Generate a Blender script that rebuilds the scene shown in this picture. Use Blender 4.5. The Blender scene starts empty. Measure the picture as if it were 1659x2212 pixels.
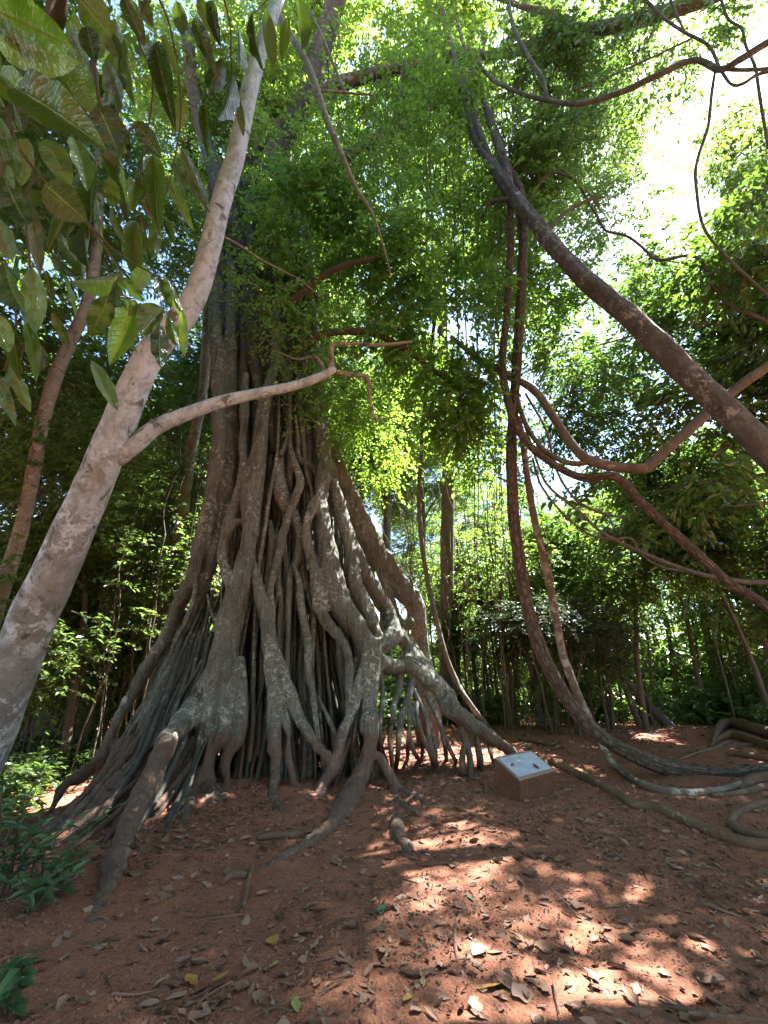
import bpy, math
import numpy as np
from mathutils import Vector, Matrix, Quaternion

# ------------------------------------------------------------------ camera, sky, sun, exposure
scene = bpy.context.scene
COL = scene.collection
CAM = np.array([0.0, 0.0, 1.6])
FPX = 900.0                      # focal length for a frame 1659 x 2212
PITCH = math.atan(344 / 900.0)
CP, SP = math.cos(PITCH), math.sin(PITCH)
cam_data = bpy.data.cameras.new('camera')
cam_data.sensor_fit = 'VERTICAL'
cam_data.sensor_height = 24.0
cam_data.lens = 24.0 * FPX / 2212.0
cam_data.clip_start = 0.02
cam_data.clip_end = 2000.0
cam = bpy.data.objects.new('camera', cam_data)
COL.objects.link(cam)
cam.location = CAM
cam.rotation_euler = (math.pi / 2 + PITCH, 0, 0)
scene.camera = cam

SUN_DIR = Vector((0.42, 0.30, 0.86)).normalized()
SUN_EL = math.asin(SUN_DIR.z)
SUN_AZ = math.atan2(SUN_DIR.x, SUN_DIR.y)
world = bpy.data.worlds.new('World')
scene.world = world
world.use_nodes = True
wn = world.node_tree
wn.nodes.clear()
w_out = wn.nodes.new('ShaderNodeOutputWorld')
w_bg = wn.nodes.new('ShaderNodeBackground')
w_sky = wn.nodes.new('ShaderNodeTexSky')
w_sky.sky_type = 'NISHITA'
w_sky.sun_disc = False
w_sky.sun_elevation = SUN_EL
w_sky.sun_rotation = SUN_AZ
w_sky.dust_density = 0.6
w_sky.air_density = 1.0
w_sky.ozone_density = 1.0
w_bg.inputs['Strength'].default_value = 0.06
wn.links.new(w_sky.outputs['Color'], w_bg.inputs['Color'])
wn.links.new(w_bg.outputs['Background'], w_out.inputs['Surface'])

sun_data = bpy.data.lights.new('sun', 'SUN')
sun_data.energy = 5.0
sun_data.angle = math.radians(0.55)
sun_data.color = (1.0, 0.975, 0.94)
sun = bpy.data.objects.new('sun', sun_data)
COL.objects.link(sun)
sun.location = (10, 8, 20)
sun.rotation_euler = (-SUN_DIR).to_track_quat('-Z', 'Y').to_euler()

scene.view_settings.view_transform = 'Standard'
scene.view_settings.look = 'None'
scene.view_settings.gamma = 1.0
scene.view_settings.exposure = 3.35
scene.render.engine = 'CYCLES'
cy = scene.cycles
cy.use_denoising = True
cy.max_bounces = 7
cy.diffuse_bounces = 2
cy.glossy_bounces = 2
cy.transmission_bounces = 4
cy.transparent_max_bounces = 4
cy.caustics_reflective = False
cy.caustics_refractive = False
cy.sample_clamp_indirect = 6.0

RNG = np.random.default_rng(11)

# ------------------------------------------------------------------ projection helpers (real places from picture points)
def ray(px, py):
    u = (px - 829.5) / FPX
    v = (1106.0 - py) / FPX
    return np.array([u, CP - v * SP, SP + v * CP])
def PT(px, py, t):               # point at distance t along the viewing axis
    return CAM + ray(px, py) * t
def PY(px, py, Y):               # point at world depth Y
    d = ray(px, py)
    return CAM + d * (Y / d[1])

def hash01(ix, iy, iz, seed):
    h = (ix.astype(np.int64) * 374761393 + iy.astype(np.int64) * 668265263 + iz.astype(np.int64) * 2147483647 + seed * 1274126177) & 0xffffffff
    h = ((h ^ (h >> 13)) * 1274126177) & 0xffffffff
    h = ((h ^ (h >> 16)) * 2246822519) & 0xffffffff
    return ((h ^ (h >> 15)) & 0xffff) / 65535.0
def vnoise(p, seed=0):           # value noise, -1..1
    p = np.asarray(p, float)
    i = np.floor(p).astype(np.int64)
    f = p - i
    f = f * f * (3 - 2 * f)
    r = 0
    for dx in (0, 1):
        for dy in (0, 1):
            for dz in (0, 1):
                w = (f[..., 0] if dx else 1 - f[..., 0]) * (f[..., 1] if dy else 1 - f[..., 1]) * (f[..., 2] if dz else 1 - f[..., 2])
                r = r + w * hash01(i[..., 0] + dx, i[..., 1] + dy, i[..., 2] + dz, seed)
    return r * 2 - 1
def sstep(a, b, x):
    t = np.clip((x - a) / (b - a), 0, 1)
    return t * t * (3 - 2 * t)

def terrain(x, y):
    x = np.asarray(x, float); y = np.asarray(y, float)
    h = 0.10 * sstep(4.2, 6.5, y) + 0.14 * sstep(6.5, 11, y)
    h = h + 0.16 * np.exp(-(((x + 1.3) / 2.3) ** 2 + ((y - 7.6) / 1.7) ** 2))
    h = h - 0.55 * sstep(2.6, 6.0, -x) * sstep(2.5, 5.5, y)
    z = np.zeros_like(x + y)
    P = np.stack([x + z, y + z, z], -1)
    h = h + 0.045 * vnoise(P * 0.8, 3) + 0.018 * vnoise(P * 2.7, 4)
    return h
def tz(x, y):
    return float(terrain(np.array([x]), np.array([y]))[0])
def PG(px, py, dz=0.0):          # where the sight line meets the ground
    d = ray(px, py)
    ts = np.linspace(1.0, 40, 1600)
    q = CAM[None] + d[None] * ts[:, None]
    below = q[:, 2] < terrain(q[:, 0], q[:, 1]) + dz
    k = int(np.argmax(below)) if below.any() else len(ts) - 1
    return q[k]

def project(P):
    q = np.asarray(P, float) - CAM
    f = q[..., 1] * CP + q[..., 2] * SP
    return np.stack([q[..., 0] / f, (-q[..., 1] * SP + q[..., 2] * CP) / f], -1)
def unstretch(P, R):             # wide-angle pictures widen things away from the axis; give back the true girth
    P = np.asarray(P, float); R = np.asarray(R, float)
    a = project(P)
    tg = np.gradient(a, axis=0); tg /= np.linalg.norm(tg, axis=1)[:, None] + 1e-9
    c = a[:, 0] * tg[:, 1] - a[:, 1] * tg[:, 0]
    return R / np.sqrt(1 + c * c) / 1.17

# ------------------------------------------------------------------ mesh helpers
def mesh_np(name, verts, polys, uv=None, mat_idx=None, smooth=True, attrs=None):
    """polys: list of int arrays, each (n, k) with one k per array"""
    me = bpy.data.meshes.new(name)
    verts = np.asarray(verts, np.float32)
    me.vertices.add(len(verts))
    me.vertices.foreach_set('co', verts.ravel())
    lt, ls = [], []
    loops = []
    for a in polys:
        a = np.asarray(a, np.int32)
        if len(a) == 0:
            continue
        loops.append(a.ravel())
        lt.append(np.full(len(a), a.shape[1], np.int32))
    loops = np.concatenate(loops); lt = np.concatenate(lt)
    ls = np.concatenate([[0], np.cumsum(lt)[:-1]]).astype(np.int32)
    me.loops.add(len(loops))
    me.loops.foreach_set('vertex_index', loops)
    me.polygons.add(len(lt))
    me.polygons.foreach_set('loop_start', ls)
    me.polygons.foreach_set('loop_total', lt)
    if mat_idx is not None:
        me.polygons.foreach_set('material_index', np.asarray(mat_idx, np.int32))
    me.polygons.foreach_set('use_smooth', np.full(len(lt), bool(smooth)))
    if uv is not None:
        l = me.uv_layers.new(name='UVMap')
        l.data.foreach_set('uv', np.asarray(uv, np.float32)[loops].ravel())
    if attrs:
        for k, v in attrs.items():
            at = me.attributes.new(k, 'FLOAT', 'POINT')
            at.data.foreach_set('value', np.asarray(v, np.float32))
    me.update(calc_edges=True)
    return me

def obj(name, me, mats, parent=None, loc=None):
    o = bpy.data.objects.new(name, me)
    COL.objects.link(o)
    if mats is not None:
        if not isinstance(mats, (list, tuple)):
            mats = [mats]
        if len(me.materials) == 0:
            for m in mats:
                me.materials.append(m)
    if parent is not None:
        o.parent = parent
    if loc is not None:
        o.location = loc
    return o
def tag(o, label=None, cat=None, group=None, kind=None):
    if label: o['label'] = label
    if cat: o['category'] = cat
    if group: o['group'] = group
    if kind: o['kind'] = kind
    return o
def thing(name, loc, label, cat, group=None):
    o = bpy.data.objects.new(name, None)
    o.empty_display_size = 0.2
    COL.objects.link(o)
    o.location = loc
    return tag(o, label, cat, group)

def catmull(P, n):
    P = np.asarray(P, float)
    if len(P) == 2:
        s = np.linspace(0, 1, n)[:, None]
        return P[0] * (1 - s) + P[1] * s
    Q = np.vstack([2 * P[0] - P[1], P, 2 * P[-1] - P[-2]])
    k = len(P) - 1
    s = np.linspace(0, k - 1e-6, n)
    i = s.astype(int); t = (s - i)[:, None]
    p0, p1, p2, p3 = Q[i], Q[i + 1], Q[i + 2], Q[i + 3]
    return 0.5 * ((2 * p1) + (-p0 + p2) * t + (2 * p0 - 5 * p1 + 4 * p2 - p3) * t ** 2 + (-p0 + 3 * p1 - 3 * p2 + p3) * t ** 3)

def tube_np(P, R, sides=8, step=None, lump=0.10, wander=0.0, seed=0, flute=0.0, squash=None):
    """tapered tube through P (k,3) with radii R (k,). returns verts, quads, uv"""
    P = np.asarray(P, float); R = np.asarray(R, float)
    seg = np.linalg.norm(np.diff(P, axis=0), axis=1).sum()
    if step is None:
        step = max(0.02, float(np.mean(R)) * 0.9)
    n = int(np.clip(seg / step, 4, 260))
    C = catmull(P, n)
    k = len(P) - 1
    rr = np.maximum(np.interp(np.linspace(0, k, n), np.arange(k + 1), R), 0.002)
    arc = np.concatenate([[0], np.cumsum(np.linalg.norm(np.diff(C, axis=0), axis=1))])
    if wander:
        w = np.stack([vnoise(np.stack([arc * 1.7 + 7.3 * a, arc * 0 + seed * 1.37, arc * 0 + a * 9.1], -1), seed + a) for a in range(3)], -1)
        fade = np.sin(np.linspace(0, math.pi, n))[:, None] ** 0.5
        C = C + w * wander * fade
    T = np.gradient(C, axis=0)
    T /= np.linalg.norm(T, axis=1)[:, None] + 1e-9
    ref = np.array([0, 0, 1.0]) if abs(T[0, 2]) < 0.9 else np.array([0, -1.0, 0])
    N = np.zeros_like(T)
    v = ref - T[0] * ref.dot(T[0]); v /= np.linalg.norm(v)
    for i in range(n):
        v = v - T[i] * v.dot(T[i]); v /= np.linalg.norm(v) + 1e-9
        N[i] = v
    B = np.cross(T, N)
    a = np.linspace(0, 2 * math.pi, sides, endpoint=False)
    ca, sa = np.cos(a), np.sin(a)
    D = N[:, None] * ca[None, :, None] + B[:, None] * sa[None, :, None]
    q = np.stack([ca[None] * 1.2 + arc[:, None] * 0.6 / max(rr.mean() * 4, .05), sa[None] * 1.2 + 0 * arc[:, None], arc[:, None] * 0.9 / max(rr.mean() * 4, .05) + seed * 3.1 + 0 * ca[None]], -1)
    rad = rr[:, None] * (1 + lump * vnoise(q, seed) + 0.5 * lump * vnoise(q * 2.7, seed + 5))
    if flute:
        q2 = np.stack([ca[None] * 2.2 + 0 * arc[:, None], sa[None] * 2.2 + 0 * arc[:, None], arc[:, None] * 0.35 + seed + 0 * ca[None]], -1)
        rad = rad * (1 + flute * vnoise(q2, seed + 9))
    V = C[:, None] + D * rad[..., None]
    if squash is not None:
        pass
    V = V.reshape(-1, 3)
    i = np.arange(n - 1)[:, None] * sides
    j = np.arange(sides)[None]
    j2 = (j + 1) % sides
    quads = np.stack([i + j, i + j2, i + sides + j2, i + sides + j], -1).reshape(-1, 4)
    caps = []
    V = np.vstack([V, C[0] - T[0] * rr[0] * 0.3, C[-1] + T[-1] * rr[-1] * 0.6])
    m = n * sides
    jj = np.arange(sides)
    t0 = np.stack([np.full(sides, m), (jj + 1) % sides, jj], -1)
    t1 = np.stack([np.full(sides, m + 1), (n - 1) * sides + jj, (n - 1) * sides + (jj + 1) % sides], -1)
    uv = np.stack([np.tile(a / (2 * math.pi), n), np.repeat(arc, sides)], -1)
    uv = np.vstack([uv, [0.5, 0], [0.5, arc[-1]]])
    return V, quads, np.vstack([t0, t1]), uv

def join_tubes(tubes):
    V, Q, T, U = [], [], [], []
    o = 0
    for v, q, t, u in tubes:
        V.append(v); Q.append(q + o); T.append(t + o); U.append(u); o += len(v)
    return np.vstack(V), np.vstack(Q), np.vstack(T), np.vstack(U)

def tube_obj(name, P, R, mat, parent=None, base=(0, 0, 0), **kw):
    v, q, t, u = tube_np(P, R, **kw)
    me = mesh_np(name, v - np.asarray(base), [q, t], uv=u)
    return obj(name, me, mat, parent)

def fused(name, tubes, mat, parent, base, voxel=0.028, smooth=3, bump=0.012, seed=0):
    """several overlapping tubes grown together into one organic body"""
    v, q, t, u = join_tubes(tubes)
    me = mesh_np(name + '_raw', v, [q, t])
    o = bpy.data.objects.new(name, me)
    COL.objects.link(o)
    m = o.modifiers.new('r', 'REMESH'); m.mode = 'VOXEL'; m.voxel_size = voxel
    s = o.modifiers.new('s', 'SMOOTH'); s.factor = 0.5; s.iterations = smooth
    dg = bpy.context.evaluated_depsgraph_get()
    ev = o.evaluated_get(dg)
    me2 = bpy.data.meshes.new_from_object(ev)
    o.modifiers.clear()
    n = len(me2.vertices)
    co = np.empty(n * 3, np.float32); me2.vertices.foreach_get('co', co); co = co.reshape(-1, 3).astype(float)
    no = np.empty(n * 3, np.float32); me2.vertices.foreach_get('normal', no); no = no.reshape(-1, 3).astype(float)
    d = 1.0 * vnoise(co * [6, 6, 2.5], seed) + 1.5 * (1 - 2.2 * np.abs(vnoise(co * [9, 9, 1.5], seed + 1))) + 0.9 * vnoise(co * [19, 19, 3.5], seed + 3) + 0.45 * vnoise(co * [32, 32, 12], seed + 2)
    co = co + no * (d * bump)[:, None] - np.asarray(base)
    me2.vertices.foreach_set('co', co.astype(np.float32).ravel())
    me2.polygons.foreach_set('use_smooth', np.ones(len(me2.polygons), bool))
    me2.update()
    me2.name = name
    o.data = me2
    bpy.data.meshes.remove(me)
    me2.materials.clear(); me2.materials.append(mat)
    o.parent = parent
    return o

# ------------------------------------------------------------------ materials
def new_mat(name):
    m = bpy.data.materials.new(name)
    m.use_nodes = True
    m.node_tree.nodes.clear()
    return m, m.node_tree
def nd(nt, typ, **kw):
    n = nt.nodes.new(typ)
    for k, v in kw.items():
        if k.startswith('i_'):
            n.inputs[k[2:].replace('_', ' ')].default_value = v
        else:
            setattr(n, k, v)
    return n
def ramp(nt, fac, stops, interp='LINEAR'):
    r = nt.nodes.new('ShaderNodeValToRGB')
    r.color_ramp.interpolation = interp
    e = r.color_ramp.elements
    while len(e) < len(stops):
        e.new(0.5)
    for k, (p, c) in enumerate(stops):
        e[k].position = p
        e[k].color = (c[0], c[1], c[2], 1) if not isinstance(c, (int, float)) else (c, c, c, 1)
    nt.links.new(fac, r.inputs['Fac'])
    return r.outputs['Color']
def mixc(nt, fac, a, b, mode='MIX'):
    m = nt.nodes.new('ShaderNodeMix')
    m.data_type = 'RGBA'; m.blend_type = mode
    for s, v in ((m.inputs['Factor'], fac), (m.inputs['A'], a), (m.inputs['B'], b)):
        if hasattr(v, 'is_linked'):
            nt.links.new(v, s)
        elif isinstance(v, (int, float)):
            s.default_value = v
        else:
            s.default_value = (v[0], v[1], v[2], 1)
    return m.outputs['Result']
def noise(nt, vec, scale, detail=4.0, rough=0.55, dist=0.0):
    n = nt.nodes.new('ShaderNodeTexNoise')
    n.inputs['Scale'].default_value = scale
    n.inputs['Detail'].default_value = detail
    n.inputs['Roughness'].default_value = rough
    n.inputs['Distortion'].default_value = dist
    nt.links.new(vec, n.inputs['Vector'])
    return n.outputs['Fac']
def mapping(nt, vec, scale=(1, 1, 1), loc=(0, 0, 0)):
    m = nt.nodes.new('ShaderNodeMapping')
    m.inputs['Scale'].default_value = scale
    m.inputs['Location'].default_value = loc
    nt.links.new(vec, m.inputs['Vector'])
    return m.outputs['Vector']
def bumpn(nt, h, strength, dist, prev=None):
    b = nt.nodes.new('ShaderNodeBump')
    b.inputs['Strength'].default_value = strength
    b.inputs['Distance'].default_value = dist
    nt.links.new(h, b.inputs['Height'])
    if prev is not None:
        nt.links.new(prev, b.inputs['Normal'])
    return b.outputs['Normal']
def finish(nt, color, rough=0.85, normal=None, spec=0.3):
    b = nt.nodes.new('ShaderNodeBsdfPrincipled')
    if hasattr(color, 'is_linked'):
        nt.links.new(color, b.inputs['Base Color'])
    else:
        b.inputs['Base Color'].default_value = (*color, 1)
    if hasattr(rough, 'is_linked'):
        nt.links.new(rough, b.inputs['Roughness'])
    else:
        b.inputs['Roughness'].default_value = rough
    b.inputs['Specular IOR Level'].default_value = spec
    if normal is not None:
        nt.links.new(normal, b.inputs['Normal'])
    o = nt.nodes.new('ShaderNodeOutputMaterial')
    nt.links.new(b.outputs['BSDF'], o.inputs['Surface'])
    return b

def bark(name, dark, mid, light, lichen=(0.5, 0.5, 0.44), lichen_amt=0.0, streak=(14, 14, 2.2), patch=3.0, bump=0.5, bdist=0.02, crack=0.0, soil=None, lscale=9.0, moss=None, pale_top=None):
    m, nt = new_mat(name)
    tc = nt.nodes.new('ShaderNodeTexCoord')
    v = tc.outputs['Object']
    vs = mapping(nt, v, streak)
    n1 = noise(nt, vs, 1.0, 5, 0.6, 0.4)
    n2 = noise(nt, v, patch, 4, 0.6, 0.2)
    n3 = noise(nt, v, 38, 3, 0.65)
    c = ramp(nt, n1, [(0.28, dark), (0.5, mid), (0.74, light)])
    c2 = ramp(nt, n2, [(0.35, dark), (0.65, light)])
    c = mixc(nt, 0.4, c, c2)
    c = mixc(nt, 0.35, c, ramp(nt, n3, [(0.3, dark), (0.7, light)]))
    if lichen_amt:
        l1 = noise(nt, v, lscale, 6, 0.66, 0.5)
        l2 = noise(nt, v, lscale * 4.5, 3, 0.6)
        add = nt.nodes.new('ShaderNodeMath'); add.operation = 'MULTIPLY_ADD'
        nt.links.new(l2, add.inputs[0]); add.inputs[1].default_value = 0.35; nt.links.new(l1, add.inputs[2])
        t = 0.80 - lichen_amt * 0.22
        lf = ramp(nt, add.outputs[0], [(t, 0.0), (t + 0.06, 1.0)])
        lfm = nt.nodes.new('ShaderNodeMath'); lfm.operation = 'MULTIPLY'; nt.links.new(lf, lfm.inputs[0]); lfm.inputs[1].default_value = 0.8
        lbig = ramp(nt, noise(nt, v, 1.3, 4, .6), [(.46, 0.06), (.60, 1.0)])
        lf2 = nt.nodes.new('ShaderNodeMath'); lf2.operation = 'MULTIPLY'; nt.links.new(lfm.outputs[0], lf2.inputs[0]); nt.links.new(lbig, lf2.inputs[1])
        c = mixc(nt, lf2.outputs[0], c, lichen)
    if pale_top is not None:
        sp_ = nt.nodes.new('ShaderNodeSeparateXYZ'); nt.links.new(v, sp_.inputs[0])
        pn = noise(nt, v, 7.0, 7, .72, .6)
        pm = nt.nodes.new('ShaderNodeMath'); pm.operation = 'MULTIPLY_ADD'
        nt.links.new(pn, pm.inputs[0]); pm.inputs[1].default_value = 0.9; 
        pz = nt.nodes.new('ShaderNodeMath'); pz.operation = 'MULTIPLY'; nt.links.new(sp_.outputs['Z'], pz.inputs[0]); pz.inputs[1].default_value = 0.1
        nt.links.new(pz.outputs[0], pm.inputs[2])
        pf = ramp(nt, pm.outputs[0], [(0.76, 0.0), (0.90, 0.72)])
        pt = ramp(nt, noise(nt, mapping(nt, v, (9, 9, 6)), 1.0, 6, .72, .5), [(.33, tuple(k * .42 for k in pale_top)), (.47, tuple(k * .8 for k in pale_top)), (.60, tuple(k * 1.12 for k in pale_top))])
        c = mixc(nt, pf, c, pt)
    if moss is not None:
        mo = noise(nt, v, 3.6, 6, 0.7, 0.8)
        mf = ramp(nt, mo, [(0.57, 0.0), (0.63, 0.8)])
        c = mixc(nt, mf, c, moss)
    hh = nt.nodes.new('ShaderNodeMath'); hh.operation = 'MULTIPLY_ADD'
    nt.links.new(n3, hh.inputs[0]); hh.inputs[1].default_value = 0.35; nt.links.new(n1, hh.inputs[2])
    nrm = bumpn(nt, hh.outputs[0], bump, bdist)
    if crack:
        vo = nt.nodes.new('ShaderNodeTexVoronoi'); vo.feature = 'DISTANCE_TO_EDGE'
        vo.inputs['Scale'].default_value = 1.0
        uvm = nt.nodes.new('ShaderNodeUVMap')
        nz = nt.nodes.new('ShaderNodeTexNoise'); nz.inputs['Scale'].default_value = 14
        nt.links.new(v, nz.inputs['Vector'])
        mx = mixc(nt, 0.45, mapping(nt, uvm.outputs['UV'], (17, 11, 1)), nz.outputs['Color'])
        nt.links.new(mx, vo.inputs['Vector'])
        cr = ramp(nt, vo.outputs['Distance'], [(0.0, 0.0), (0.22, 1.0)])
        c = mixc(nt, cr, mixc(nt, crack, c, (dark[0] * .45, dark[1] * .42, dark[2] * .4)), c)
        nrm = bumpn(nt, cr, 0.8, 0.012, nrm)
    if soil is not None:
        sx = nt.nodes.new('ShaderNodeSeparateXYZ'); nt.links.new(v, sx.inputs[0])
        ns = noise(nt, v, 5, 3)
        ma = nt.nodes.new('ShaderNodeMath'); ma.operation = 'MULTIPLY_ADD'
        nt.links.new(ns, ma.inputs[0]); ma.inputs[1].default_value = -0.8; nt.links.new(sx.outputs['Z'], ma.inputs[2])
        sf = ramp(nt, ma.outputs[0], [(0.0, 1.0), (0.30, 0.0)])
        sc_ = nt.nodes.new('ShaderNodeMath'); sc_.operation = 'MULTIPLY'; nt.links.new(sf, sc_.inputs[0]); sc_.inputs[1].default_value = 0.75
        c = mixc(nt, sc_.outputs[0], c, soil)
    finish(nt, c, 0.9, nrm, 0.2)
    return m

SOIL = (0.17, 0.072, 0.047)
M = {}
M['fig'] = bark('fig_bark', (0.023, 0.023, 0.018), (0.086, 0.087, 0.068), (0.255, 0.26, 0.215), (0.42, 0.43, 0.37), 0.42, (26, 26, 2.0), 1.4, 1.0, 0.035, soil=(0.13, 0.07, 0.05), lscale=15.0, moss=(0.075, 0.076, 0.042))
M['fig_shaded'] = bark('fig_shaded_bark', (0.020, 0.020, 0.016), (0.054, 0.053, 0.042), (0.13, 0.128, 0.105), (0.28, 0.275, 0.23), 0.25, (18, 18, 2.5), 3.5, 0.7, 0.02)  # darker copy of the fig bark: shade painted into core and recessed roots
M['pale'] = bark('pale_mottled_bark', (0.095, 0.094, 0.075), (0.205, 0.212, 0.188), (0.34, 0.36, 0.345), (0.58, 0.66, 0.70), 0.58, (5, 5, 4), 2.2, 0.5, 0.014, lscale=6.0, moss=(0.055, 0.047, 0.030), pale_top=(0.45, 0.54, 0.60))
M['pale_thin'] = bark('thin_pale_bark', (0.11, 0.09, 0.07), (0.22, 0.19, 0.145), (0.34, 0.30, 0.24), (0.50, 0.47, 0.41), 0.35, (8, 8, 5), 4.0, 0.3, 0.008, lscale=10, moss=(0.06, 0.05, 0.035))
M['grey_stem'] = bark('grey_stem_bark', (0.046, 0.041, 0.033), (0.108, 0.097, 0.077), (0.20, 0.183, 0.15), (0.34, 0.32, 0.27), 0.25, (9, 9, 3), 2.5, 0.5, 0.01, lscale=12)
M['liana'] = bark('cracked_brown_bark', (0.048, 0.037, 0.028), (0.118, 0.091, 0.068), (0.225, 0.18, 0.14), (0.36, 0.31, 0.25), 0.05, (20, 20, 6), 3.5, 0.6, 0.012, crack=0.7)
M['leaning'] = bark('dark_brown_bark', (0.028, 0.023, 0.020), (0.075, 0.063, 0.054), (0.19, 0.17, 0.15), (0.33, 0.32, 0.29), 0.38, (13, 13, 6), 3.0, 1.0, 0.03, lscale=7)
M['patchy'] = bark('reddish_patchy_bark', (0.075, 0.055, 0.042), (0.145, 0.108, 0.083), (0.23, 0.185, 0.15), (0.46, 0.45, 0.40), 0.5, (5, 5, 9), 5.0, 0.4, 0.008, lscale=5)
M['twig'] = bark('twig_bark', (0.045, 0.035, 0.025), (0.09, 0.07, 0.05), (0.16, 0.13, 0.095), bump=0.3, bdist=0.005)
M['green_twig'] = bark('greenish_twig', (0.03, 0.032, 0.018), (0.06, 0.062, 0.034), (0.10, 0.10, 0.055), bump=0.3, bdist=0.005)
M['ground_root'] = bark('earthy_root_bark', (0.060, 0.035, 0.023), (0.140, 0.080, 0.050), (0.235, 0.15, 0.10), (0.36, 0.29, 0.22), 0.1, (12, 12, 8), 4.0, 0.5, 0.012)

def leaf_mat(name, lo, hi, trans, rough=0.42, tfac=0.42, spec=0.45, veins=False, under=None):
    m, nt = new_mat(name)
    at = nt.nodes.new('ShaderNodeAttribute'); at.attribute_name = 'tint'
    oi = nt.nodes.new('ShaderNodeObjectInfo')
    ad = nt.nodes.new('ShaderNodeMath'); ad.operation = 'MULTIPLY_ADD'
    nt.links.new(oi.outputs['Random'], ad.inputs[0]); ad.inputs[1].default_value = 0.35 if not veins else 0.9
    nt.links.new(at.outputs['Fac'], ad.inputs[2])
    sc = nt.nodes.new('ShaderNodeMath'); sc.operation = 'MULTIPLY'; nt.links.new(ad.outputs[0], sc.inputs[0]); sc.inputs[1].default_value = 0.74 if not veins else 0.9
    if veins:
        pw = nt.nodes.new('ShaderNodeMath'); pw.operation = 'POWER'; nt.links.new(sc.outputs[0], pw.inputs[0]); pw.inputs[1].default_value = 1.35; sc = pw
    c = mixc(nt, sc.outputs[0], lo, hi)
    t2 = mixc(nt, sc.outputs[0], (trans[0] * 0.62, trans[1] * 0.78, trans[2]) if not veins else (trans[0] * .12, trans[1] * .14, trans[2] * .3), trans)
    nrm = None
    if veins:
        uvm = nt.nodes.new('ShaderNodeUVMap')
        sx = nt.nodes.new('ShaderNodeSeparateXYZ'); nt.links.new(uvm.outputs['UV'], sx.inputs[0])
        ab = nt.nodes.new('ShaderNodeMath'); ab.operation = 'ABSOLUTE'; nt.links.new(sx.outputs['X'], ab.inputs[0])
        rib = ramp(nt, ab.outputs[0], [(0.03, 1.0), (0.09, 0.0)])
        # side veins slanting towards the tip
        k = nt.nodes.new('ShaderNodeMath'); k.operation = 'MULTIPLY_ADD'
        nt.links.new(ab.outputs[0], k.inputs[0]); k.inputs[1].default_value = -0.16; nt.links.new(sx.outputs['Y'], k.inputs[2])
        k2 = nt.nodes.new('ShaderNodeMath'); k2.operation = 'MULTIPLY'; nt.links.new(k.outputs[0], k2.inputs[0]); k2.inputs[1].default_value = 15.0
        fr = nt.nodes.new('ShaderNodeMath'); fr.operation = 'PINGPONG'; nt.links.new(k2.outputs[0], fr.inputs[0]); fr.inputs[1].default_value = 0.5
        sv = ramp(nt, fr.outputs[0], [(0.02, 1.0), (0.10, 0.0)])
        tcn = nt.nodes.new('ShaderNodeTexCoord')
        bl = noise(nt, tcn.outputs['Object'], 24, 4)
        c = mixc(nt, 0.30, c, mixc(nt, bl, (lo[0] * .5, lo[1] * .5, lo[2] * .5), (hi[0] * 1.3, hi[1] * 1.3, hi[2] * 1.3)))
        ribc = (min(1, hi[0] * 2.2 + .03), min(1, hi[1] * 1.6 + .03), hi[2] * 1.6 + .02)
        f1 = nt.nodes.new('ShaderNodeMath'); f1.operation = 'MULTIPLY'; nt.links.new(rib, f1.inputs[0]); f1.inputs[1].default_value = 0.75
        f2 = nt.nodes.new('ShaderNodeMath'); f2.operation = 'MULTIPLY'; nt.links.new(sv, f2.inputs[0]); f2.inputs[1].default_value = 0.11
        c = mixc(nt, f2.outputs[0], c, ribc)
        c = mixc(nt, f1.outputs[0], c, ribc)
        t2 = mixc(nt, f1.outputs[0], t2, (trans[0] * .35, trans[1] * .35, trans[2] * .3))
        t2 = mixc(nt, f2.outputs[0], t2, (trans[0] * .4, trans[1] * .45, trans[2] * .3))
        mxv = nt.nodes.new('ShaderNodeMath'); mxv.operation = 'MAXIMUM'; nt.links.new(rib, mxv.inputs[0]); nt.links.new(sv, mxv.inputs[1])
        nrm = bumpn(nt, mxv.outputs[0], 0.6, 0.004)
        nrm = bumpn(nt, fr.outputs[0], 0.22, 0.007, nrm)
        nrm = bumpn(nt, noise(nt, tcn.outputs['Object'], 7, 3), 0.35, 0.03, nrm)
        oadd = nt.nodes.new('ShaderNodeVectorMath'); oadd.operation = 'ADD'; nt.links.new(tcn.outputs['Object'], oadd.inputs[0]); nt.links.new(oi.outputs['Random'], oadd.inputs[1])
        spot = ramp(nt, noise(nt, oadd.outputs[0], 9, 5, .7), [(.72, 0.0), (.75, .8)])
        c = mixc(nt, spot, c, (.10, .06, .025))
        t2 = mixc(nt, spot, t2, (.08, .05, .02))
    b = nt.nodes.new('ShaderNodeBsdfPrincipled')
    nt.links.new(c, b.inputs['Base Color'])
    b.inputs['Roughness'].default_value = rough
    b.inputs['Specular IOR Level'].default_value = spec
    if nrm is not None:
        nt.links.new(nrm, b.inputs['Normal'])
    tr = nt.nodes.new('ShaderNodeBsdfTranslucent')
    nt.links.new(t2, tr.inputs['Color'])
    mx = nt.nodes.new('ShaderNodeMixShader')
    mx.inputs[0].default_value = tfac
    nt.links.new(b.outputs['BSDF'], mx.inputs[1]); nt.links.new(tr.outputs['BSDF'], mx.inputs[2])
    o = nt.nodes.new('ShaderNodeOutputMaterial')
    nt.links.new(mx.outputs[0], o.inputs['Surface'])
    return m
M['leaf_fig'] = leaf_mat('small_fig_leaf', (0.030, 0.052, 0.014), (0.082, 0.128, 0.028), (0.42, 0.60, 0.06), 0.38, 0.50)
M['leaf_far'] = leaf_mat('forest_leaf', (0.028, 0.048, 0.014), (0.095, 0.138, 0.034), (0.30, 0.44, 0.06), 0.40, 0.44)
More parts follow.
